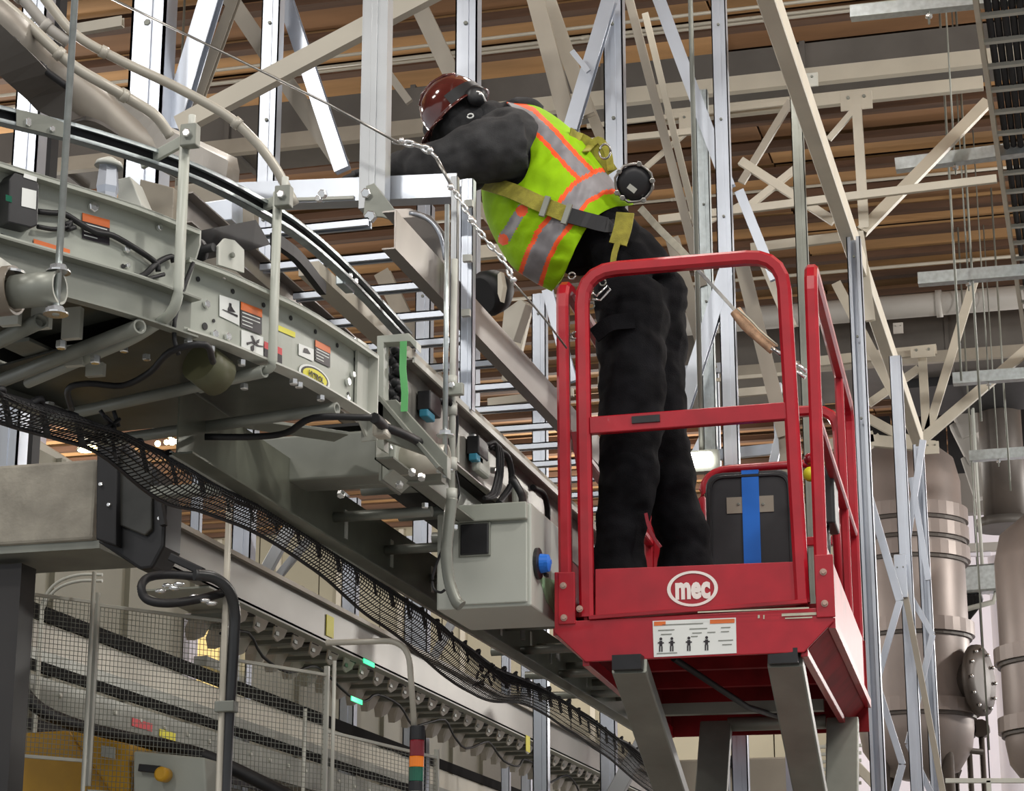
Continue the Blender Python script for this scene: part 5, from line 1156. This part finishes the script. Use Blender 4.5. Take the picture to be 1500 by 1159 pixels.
for i in range(4, n-8, 9):
    p = G[i][0]; b.tube(smooth_path([p, p+V((.01, .03, rr.uniform(.0, .02))), p+V((.0, .06, rr.uniform(-.01, .01))), p+V((0, .10, -.06))], 4), rr.uniform(.005, .010), 6)
b.build('rope_ties', RUBBER, net, kind='stuff')
b = B()     # gathered knots
for (x, y) in ((700, 1000), (712, 985), (150, 640), (165, 625), (390, 745), (410, 760)):
    for k in range(7): p = xp(x+rr.uniform(-9, 9), y+rr.uniform(-9, 9)); b.tube([p, p+V((rr.uniform(-.04, .04), rr.uniform(-.06, .06), rr.uniform(-.04, .04)))], .006, 5)
b.build('gathered_knots', RUBBER, net, kind='stuff')
B().tube(smooth_path([xp(*p, -2.5) for p in ((292, 650), (310, 675), (322, 700), (332, 726), (360, 740), (400, 748))], 5), .008, 6).build('hanging_cord', RUBBER, net)
# ================================================================ LEFT CROSS BEAM AND BUMPER
cb = thing('concrete_beam', Y(60, 760, 7.4), 'rough grey concrete coloured beam end entering from the left edge', 'beam')
a = Y(-300, 700, 7.4); e = Y(142, 672, 7.4); zb = Y(142, 790, 7.4).z
B().box((a.x, 7.4, zb), (e.x, 7.85, e.z)).build('beam_body', CONC, cb, .012); B().box((a.x, 7.42, zb-.03), (e.x+.02, 7.8, zb)).build('under_plate', GREYD, cb)
bp = thing('black_bumper', Y(190, 830, 7.0), 'black channel and rounded bumper plate capping the concrete coloured beam', 'bumper')
q = lambda x, y, yy=7.25: Y(x, y, yy)
B().prism([q(*p) for p in ((142, 625), (172, 640), (170, 800), (140, 790))], V((0, .12, 0))).build('upright_channel', RUBBER, bp, .006)
B().prism([q(*p, 7.3) for p in ((168, 640), (228, 690), (243, 735), (240, 800), (222, 833), (205, 835), (140, 792), (160, 790))], V((0, .16, 0))).build('bumper_plate', BLACK, bp, .012)
B().prism([q(*p, 7.28) for p in ((172, 660), (222, 690), (222, 775), (212, 785), (175, 770))], V((0, .03, 0))).build('inset_panel', mat('smoke_panel', (.05, .05, .045), .25, .2, .3, 6), bp, .006)
B().bar(q(228, 690), q(240, 770), .02, .03, (0, 1, 0)).build('side_clip', RUBBER, bp)
for (x, y) in ((148, 710), (160, 740), (232, 720), (234, 760)): B().hexb(q(x, y, 7.25), (0, -1, 0), .008, .01).build('bolt', ZINC, bp)
o = B().box((Y(-60, 0, 7.5).x, 7.5, 0), (Y(18, 980, 7.5).x+.012, 7.62, Y(18, 826, 7.5).z)).build('dark_column', mat('dark_column_paint', (.03, .028, .028), .5, 0, .2, 3)); tag(o, 'dark square column under the concrete beam at the left edge', 'column')
for (x, w_, lb) in ((9, .04, 'black upright at the very left edge between net and concrete beam'), (41, .045, 'black upright second from the left edge above the concrete beam')):
    p = Y(x, 640, 9.5); o = B().box((p.x-w_, 9.5, 0), (p.x+w_*.6, 9.58, 9.0)).build('dark_upright', RUBBER); tag(o, lb, 'post')
t = thing('partition_wall', Y(70, 660, 12), 'pale partition wall behind the black uprights at the left edge', 'wall')
a, c_ = Y(-60, 720, 12), Y(62, 560, 12); B().box((a.x, 12, 0), (c_.x, 12.1, c_.z)).build('panel_sheet', WALLW, t); B().bar(Y(52, 650, 11.9), Y(115, 690, 11.9), .06, .06, (0, 1, 0)).build('sloped_edge', PIPE, t)
# lamps glowing behind the net
for (x, y, w_, h, m, lb, yy) in ((240, 642, 9, 7, WARML, 'cluster of warm glowing lamps seen through the net', 14), (131, 655, 8, 6, WARML, 'single warm lamp glowing beside the black bumper', 20)):
    t = thing('glowing_lamp', Y(x, y, yy), lb, 'lamp'); c_ = Y(x, y, yy)
    if w_ == 9:
        for (dx, dy, r) in ((-8, -6, .035), (8, -6, .03), (-9, 8, .022), (4, 6, .02), (12, 5, .028), (20, 5, .02)): B().ball(Y(x+dx, y+dy, yy), r, 10).build('lamp_globe', m, t)
        B().bar(Y(x-15, y-16, yy), Y(x+22, y-18, yy), .05, .1).build('lamp_housing', GREYD, t)
        B().tube([Y(x+2, y-16, yy), (Y(x+2, y-16, yy).x, yy, 9.26)], .01, 6).build('drop_rod', GREYD, t)
    else:
        B().lathe(c_, (.2, 0, -1), [(.06, -.1), (.14, .02)], 16).build('shade', GREYL, t); B().lathe(c_, (.2, 0, -1), [(.125, .0), (.125, .02)], 16, False).build('lamp_disc', m, t); B().tube([c_, (c_.x, yy, 9.26)], .012, 6).build('drop_rod', GREYD, t)
t = thing('glowing_lamp', Y(1024, 680, 10.9), 'cool bright lamp glowing behind the trouser leg and the document box', 'lamp'); c_ = Y(1024, 672, 9.5)
B().box((c_.x-.06, 9.5, c_.z-.035), (c_.x+.06, 9.54, c_.z+.035)).build('lamp_lens', COOLL, t, .015); B().box((c_.x-.08, 9.54, c_.z-.05), (c_.x+.08, 9.6, c_.z+.05)).build('lamp_housing', GREYD, t); B().tube([c_+V((0, .07, 0)), (c_.x, 9.57, 9.26)], .012, 6).build('drop_rod', GREYD, t)

# ================================================================ LOWER CONVEYOR
XL = Z(600, 950, 3.5).x
lc = thing('lower_conveyor', (XL-.2, 11, 3.2), 'long pale lower conveyor with hooked bracket row running away under the net', 'conveyor')
b = B(); b.box((XL-.006, 7.7, 3.33), (XL, 20, 3.5)); b.box((XL-.006, 7.7, 3.494), (XL+.03, 20, 3.5)); b.box((XL-.05, 7.7, 3.33), (XL, 20, 3.336)); b.build('side_beam', mat('satin_beam', (.31, .30, .275), .38, .3, .12, 1.5), lc)
B().box((XL+.024, 7.7, 3.488), (XL+.034, 20, 3.508)).build('beam_edge', BEIGED, lc)
for i in range(46):
    y = 8.6+i*.235; b = B()
    b.prism([(XL-.05, y, 3.33), (XL-.05, y+.16, 3.33), (XL-.08, y+.18, 3.285), (XL-.09, y+.13, 3.262), (XL-.08, y+.05, 3.27)], V((.008, 0, 0)))
    b.build('hook_bracket', PIPE, lc)
    b = B(); b.prism([(XL-.29, y+.1, 3.32), (XL-.29, y+.26, 3.32), (XL-.33, y+.25, 3.24), (XL-.34, y+.17, 3.21), (XL-.33, y+.12, 3.25)], V((.03, .02, 0)))
    b.build('hook_bracket', PIPE, lc)
    b = B(); b.box((XL-.30, y+.05, 3.28), (XL-.06, y+.09, 3.30)); b.build('roller_shaft', GREYD, lc)
for i in range(40):
    y = 8.75+i*.27; B().box((XL-.13, y, 3.312), (XL-.05, y+.09, 3.318)).build('slot', BLACK, lc)
B().box((XL-.30, 8.2, 3.318), (XL-.0, 20, 3.326)).build('underside_plate', GREY, lc)
b = B(); b.box((XL-.44, 9.6, 3.33), (XL-.30, 20, 3.36)); b.build('belt_tray', mat('smoky_tray', (.22, .21, .19), .35, .2, .3, 3), lc)
pts = []
for i in range(40): pts.append(V((XL-.11+.02*math.sin(i*2.2), 8.6+i*.27, 3.20+.05*math.sin(i*1.7))))
B().tube(smooth_path(pts, 3), .007, 6).build('looped_cable', RUBBER, lc)
for (x, y, m) in ((483, 918, YEL), (773, 1090, YEL)):
    p = X(x, y, XL+.003); B().box((p.x, p.y-.05, p.z-.05), (p.x+.003, p.y+.05, p.z+.05)).build('yellow_label', m, lc)
for (x, y) in ((535, 970), (517, 1025)): p = X(x, y, XL-.0); B().box((p.x+.003, p.y-.04, p.z-.01), (p.x+.008, p.y+.12, p.z+.012)).build('green_indicator', GREENG, lc)
# white uprights standing behind the lower conveyor
for i, (x, y0, y1, w_, d) in enumerate(((285, 735, 800, 15, 0), (353, 740, 845, 30, 0), (510, 850, 945, 22, 0), (604, 905, 985, 26, 0), (740, 1000, 1159, 12, 0), (770, 1010, 1159, 14, 0), (890, 1060, 1159, 22, 0))):
    yy = (12.5, 12.5, 14, 15, 16, 17, 15)[i]; b = B(); vpost(b, yy, x, y0, y1, w_, z0=0., z1=Y(x, y0-120, yy).z); o = b.build('white_upright', ALU)
    tag(o, ('narrow pale upright first right of the black bumper', 'wide pale upright behind the slim white pole', 'pale upright behind the bent lamp pipe', 'pale upright above the signal tower', 'thin pale upright under the net right of the signal tower', 'slim pale upright second under the net near the lift', 'pale upright nearest the lift under the net end')[i], 'post')
for (p, q_, w_, yy, lb) in (((415, 790), (385, 845), 18, 12.6, 'steep pale brace left of two under the net'), ((440, 805), (395, 860), 12, 12.8, 'flatter pale brace beside the steep one under the net'), ((640, 955), (622, 990), 12, 15, 'short pale brace right of the bent pipe'), ((930, 1110), (900, 1165), 22, 14, 'pale brace at the lower end of the net')):
    b = B(); ybar(b, yy, (p[0]+(p[0]-q_[0])*1.5, p[1]-(q_[1]-p[1])*1.5), q_, w_); o = b.build('pale_brace', ALUD); tag(o, lb, 'brace')
# ================================================================ MACHINE BEHIND THE GUARD MESH
mc = thing('packing_line', (-5.2, 10, 2.6), 'long grey machine line with dark slot and pale panels behind the mesh guard', 'machine')
XM = -4.75
def band(nm, px0, px1, h, m, x=XM, dx=.02):
    a = X(*px0, x); b = B(); b.box((x-dx, max(8.0, a.y-1.5), a.z-h), (x, 22, a.z)); return b.build(nm, m, mc)
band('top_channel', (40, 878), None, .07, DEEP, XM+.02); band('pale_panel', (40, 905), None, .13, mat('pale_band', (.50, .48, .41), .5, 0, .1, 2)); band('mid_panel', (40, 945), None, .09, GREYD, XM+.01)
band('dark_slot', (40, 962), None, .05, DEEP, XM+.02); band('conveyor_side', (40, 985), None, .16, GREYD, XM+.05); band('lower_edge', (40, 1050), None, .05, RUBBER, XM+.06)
band('base_panel', (40, 1075), None, .5, mat('base_panel_grey', (.17, .16, .14), .5, .1, .2, 2), XM-.2)
b = B(); b.box((XM-.5, 8.0, 1.0), (XM-.45, 22, 4.45)); b.build('rear_cladding', CLAD, mc)
for i in range(15): B().box((XM-.45, 8.3+i*.9, 3.3), (XM-.42, 8.35+i*.9, 4.45)).build('cladding_rib', CLAD, mc)
for (x, y, w_, m) in ((208, 1062, .12, REDL), (245, 1077, .1, YEL)): p = X(x, y, XM+.052); B().box((p.x, p.y-w_, p.z-.02), (p.x+.003, p.y+w_, p.z+.02)).build('label', m, mc)
for i in range(4):
    y = 9+i*2.8
    for zz in (0,): B().box((XM-.4, y, 0), (XM-.3, y+.1, 2.5)).build('support_leg', GREYD, mc)
for i in range(22): B().hexb((XM+.05, 8.4+i*.3, X(40, 1000, XM).z-.03), (1, 0, 0), .012, .01).build('bolt', GREYL, mc)
t = thing('lit_window', X(296, 960, XM-.42), 'warm yellow lit opening seen through the mesh at lower left', 'window')
XW = XM-.44; a, c_ = X(278, 1010, XW), X(318, 925, XW); zc = X(296, 985, XW).z
B().box((XW, a.y, a.z), (XW+.02, c_.y, c_.z)).build('lit_pane', WINL, t); B().box((XW, a.y-.12, a.z), (XW+.04, a.y, c_.z+.02)).build('frame_post', WALLW, t)
B().box((XW, a.y-.05, zc), (XW+.12, c_.y+.03, zc+.06)).build('cross_shelf', GREYD, t)
# mesh guard panels
def meshpanel(p0, p1, h0, h1, label, nx, nz):
    t = thing('mesh_guard', V((p0.x, p0.y, h0)), label, 'fence')
    b = B(); d = p1-p0
    for i in range(nx+1): p = p0+d*i/nx; b.bar((p.x, p.y, h0), (p.x, p.y, h1), .002, .002, (0, 1, 0))
    for k in range(nz+1): z = h0+(h1-h0)*k/nz; b.bar((p0.x, p0.y, z), (p1.x, p1.y, z), .0022, .0022)
    b.build('wire_mesh', GREYD, t, kind='stuff')
    for p in ((p0, p1) if label.startswith('first') else (p1,)): B().bar((p.x, p.y, h0-.1), (p.x, p.y, h1+.04), .022, .022, (0, 1, 0)).build('mesh_post', GREYL, t)
    for z in (h0, h1): B().bar((p0.x, p0.y, z), (p1.x, p1.y, z), .014, .014).build('frame_rail', GREYL, t)
    return t
YG = 7.9
pA = Y(34, 960, YG); pB = Y(138, 960, YG+.25); pC = Y(330, 980, YG+.75); pD = Y(470, 1020, YG+1.3); pE = Y(640, 1080, YG+2.4)
pD = Y(478, 1020, YG+1.3)
for (a, c_, lb, nx, h0, h1) in ((pA, pB, 'first wire mesh guard panel beside the dark column', 17, 2.62, 3.27), (pB, pC, 'wide wire mesh guard panel in front of the lit window', 34, 2.5, 3.26), (pC, pD, 'wire mesh guard panel right of the black conduit', 26, 2.35, 3.1), (pD, pE, 'farthest wire mesh guard panel behind the signal tower', 30, 2.2, 2.85)):
    meshpanel(V((a.x, a.y, 0)), V((c_.x, c_.y, 0)), h0, h1, lb, nx, 34)
for (x, y0, y1, yy, lb) in ((138, 845, 1070, 8.0, 'first'), (490, 975, 1200, 9.1, 'second'), (447, 1045, 1200, 9.4, 'third')):
    p = Y(x, y0, yy); q_ = Y(x, y1, yy); o = B().tube([(p.x, yy, 0), (p.x, yy, p.z+.02)], .009, 8).build('thin_rod', GREYL); tag(o, {'first': 'thin pale rod before the lit window left of the white pole', 'second': 'thin pale rod right of the white pole under the hooked brackets', 'third': 'short thin pale rod with bracket between the pole and the signal tower'}[lb], 'rod')
# white pole and black conduit
t = thing('white_pole', Y(328, 900, 7.3), 'slim white pole standing in front of the mesh guard', 'pole')
p = Y(330, 900, 7.3); pt = V((p.x, 7.3, Y(337, 745, 7.3).z)); B().tube([(p.x, 7.3, 0), pt], .012, 12).build('pole_tube', PIPE, t)
c_ = V((p.x, 7.3, Y(328, 1036, 7.3).z)); B().box((c_.x-.02, c_.y-.025, c_.z-.02), (c_.x+.055, c_.y+.025, c_.z+.02)).build('pole_clamp', GREYD, t, .004)
t = thing('black_conduit', Y(335, 1100, 7.3), 'thick black conduit rising beside the white pole and looping left', 'conduit')
P_ = smooth_path([Y(x, y, yy) for x, y, yy in ((328, 1300, 7.32), (330, 1159, 7.32), (336, 1040, 7.32), (343, 930, 7.32), (343, 890, 7.3), (333, 862, 7.25), (312, 846, 7.2), (285, 842, 7.15))], 6); B().tube(P_, .021, 14).build('conduit_run', mat('black_conduit_rubber', (.035, .037, .04), .35, 0, .2, 4), t)
B().tube([V((P_[0].x, P_[0].y, 0)), P_[0]], .021, 14).build('conduit_run', RUBBER, t)
P_ = smooth_path([Y(x, y, yy) for x, y, yy in ((330, 868, 7.3), (290, 878, 7.2), (245, 884, 7.1), (215, 878, 7.1), (207, 860, 7.1), (218, 846, 7.15), (250, 842, 7.2), (290, 845, 7.2))], 6); B().tube(P_, .016, 12).build('conduit_loop', RUBBER, t)
b = B()
for (x, y) in ((245, 858), (255, 862), (262, 856), (235, 866), (300, 880), (310, 884), (285, 874)): b.ball(Y(x, y, 7.2), .014, 8, (1.6, 1, .7))
b.build('bright_couplings', ZINC, t, kind='stuff'); B().bar(Y(250, 816, 7.2), Y(297, 838, 7.2), .03, .03, (0, 1, 0)).build('black_bracket', RUBBER, t, .004)
# arch rail at the left
t = thing('arch_rail', Y(90, 870, 9), 'small double arched white rail behind the mesh at the left', 'rail')
for k in (0, 9): B().tube(smooth_path([Y(x, y+k, 9) for x, y in ((62, 885), (72, 865), (90, 850), (118, 842), (150, 842))], 5), .008, 8).build('arch_tube', GREYL, t)
p = Y(62, 885, 9); B().tube([p, (p.x, 9, 0)], .01, 8).build('rail_leg', GREYL, t)
# signal tower on its bent pipe
t = thing('signal_tower', Y(610, 1150, 7.4), 'red, amber and green signal tower lamp hanging on a white bent pipe', 'lamp')
yy = 7.4; P_ = round_path([Y(478, 942, yy), Y(598, 938, yy), Y(607, 1066, yy)], .09, 8); B().tube(P_, .011, 12).build('bent_pipe', PIPE, t)
c_ = Y(612, 1064, yy); sc_ = mpp(yy)
for (a, e_, m, nm) in ((0, 20, BLACK, 'top_cap'), (20, 43, LRED, 'red_segment'), (43, 58, LAMB, 'amber_segment'), (58, 78, LGRN, 'green_segment'), (78, 92, BLACK, 'base_segment'), (92, 100, GREYL, 'collar')):
    B().lathe(c_-V((.006*a/90, 0, a*sc_)), (0, 0, -1), [(.0255, 0), (.026, .004), (.026, (e_-a)*sc_-.002), (.0245, (e_-a)*sc_)], 20, False).build(nm, m, t)
b = c_-V((0, 0, 100*sc_)); B().tube([b, V((b.x, b.y, 0))], .012, 10).build('lower_pole', GREYL, t)
# yellow machine and parts low at the left
t = thing('yellow_hopper', Y(100, 1159, 8.4), 'yellow machine hood at the bottom left corner behind the column', 'machine')
f_ = lambda x, y, yy=8.4: Y(x, y, yy)
B().prism([f_(*p) for p in ((10, 1075), (100, 1070), (170, 1165), (175, 1300), (10, 1300))], V((0, .3, 0))).build('hood_front', YELM, t, .01)
B().prism([f_(*p, 8.35) for p in ((100, 1070), (190, 1090), (190, 1300), (180, 1300), (165, 1165))], V((0, .3, 0))).build('hood_side', YELM, t, .01)
B().prism([f_(*p, 8.33) for p in ((148, 1092), (168, 1095), (168, 1112), (148, 1108))], V((0, .01, 0))).build('hood_label', GREYL, t)
z_ = f_(100, 1299).z; B().box((f_(20, 1200).x, 8.5, 0), (f_(180, 1200).x, 8.65, z_+.05)).build('stand', YELM, t)
t = thing('gearbox', Y(245, 1130, 8.2), 'grey gear unit with a yellow knob beside the yellow hood', 'machine')
B().prism([f_(*p, 8.3) for p in ((195, 1100), (300, 1110), (310, 1300), (195, 1300))], V((0, .2, 0))).build('unit_body', GREY, t, .01); p = f_(243, 1136, 8.28); B().lathe(p, (0, -1, 0), [(.03, 0), (.03, .05), (.02, .06)], 16).build('yellow_knob', YELM, t)
B().bar(f_(205, 1125, 8.28), f_(235, 1128, 8.28), .03, .03).build('black_lever', BLACK, t); B().box((p.x-.1, 8.32, 0), (p.x+.1, 8.45, f_(195, 1299, 8.3).z+.03)).build('stand', GREYD, t)
t = thing('black_hose', Y(300, 1100, 8.3), 'thick black hose sagging in front of the packing line above the yellow hood', 'hose')
B().tube(smooth_path([Y(x, y, 8.6) for x, y in ((30, 1010), (60, 1040), (110, 1062), (170, 1078), (250, 1095), (310, 1112), (420, 1165), (480, 1200))], 5), .03, 10).build('hose_run', RUBBER, t)
# small things glimpsed under the lift
t = thing('far_rack', Y(1210, 1120, 14), 'bright wire rack glimpsed below the lift deck at the right', 'rack')
for k in range(6): B().bar(Y(1185, 1095+k*11, 14), Y(1262, 1092+k*11, 14), .02, .02).build('rack_bar', GREYL, t)
for x in (1212, 1245): p = Y(x, 1090, 14); B().bar((p.x, 14, 0), (p.x, 14, p.z), .025, .025, (0, 1, 0)).build('rack_post', GREYL, t)
B().bar(Y(1225, 1090, 13.9), Y(1290, 1159, 13.9), .06, .04, (0, 1, 0)).build('rack_brace', BEIGE, t)
t = thing('machine_block', Y(1040, 1120, 11), 'dim beige machine blocks glimpsed between the scissor arms', 'machine')
B().box((Y(985, 1159, 11).x, 11, 0), (Y(1180, 1159, 11).x, 11.6, Y(1040, 1112, 11).z)).build('block_body', BEIGED, t, .01); B().box((Y(1040, 1159, 10.9).x, 10.95, Y(1100, 1125, 11).z), (Y(1085, 1159, 10.9).x, 11, Y(1100, 1108, 11).z)).build('dark_opening', BLACK, t)
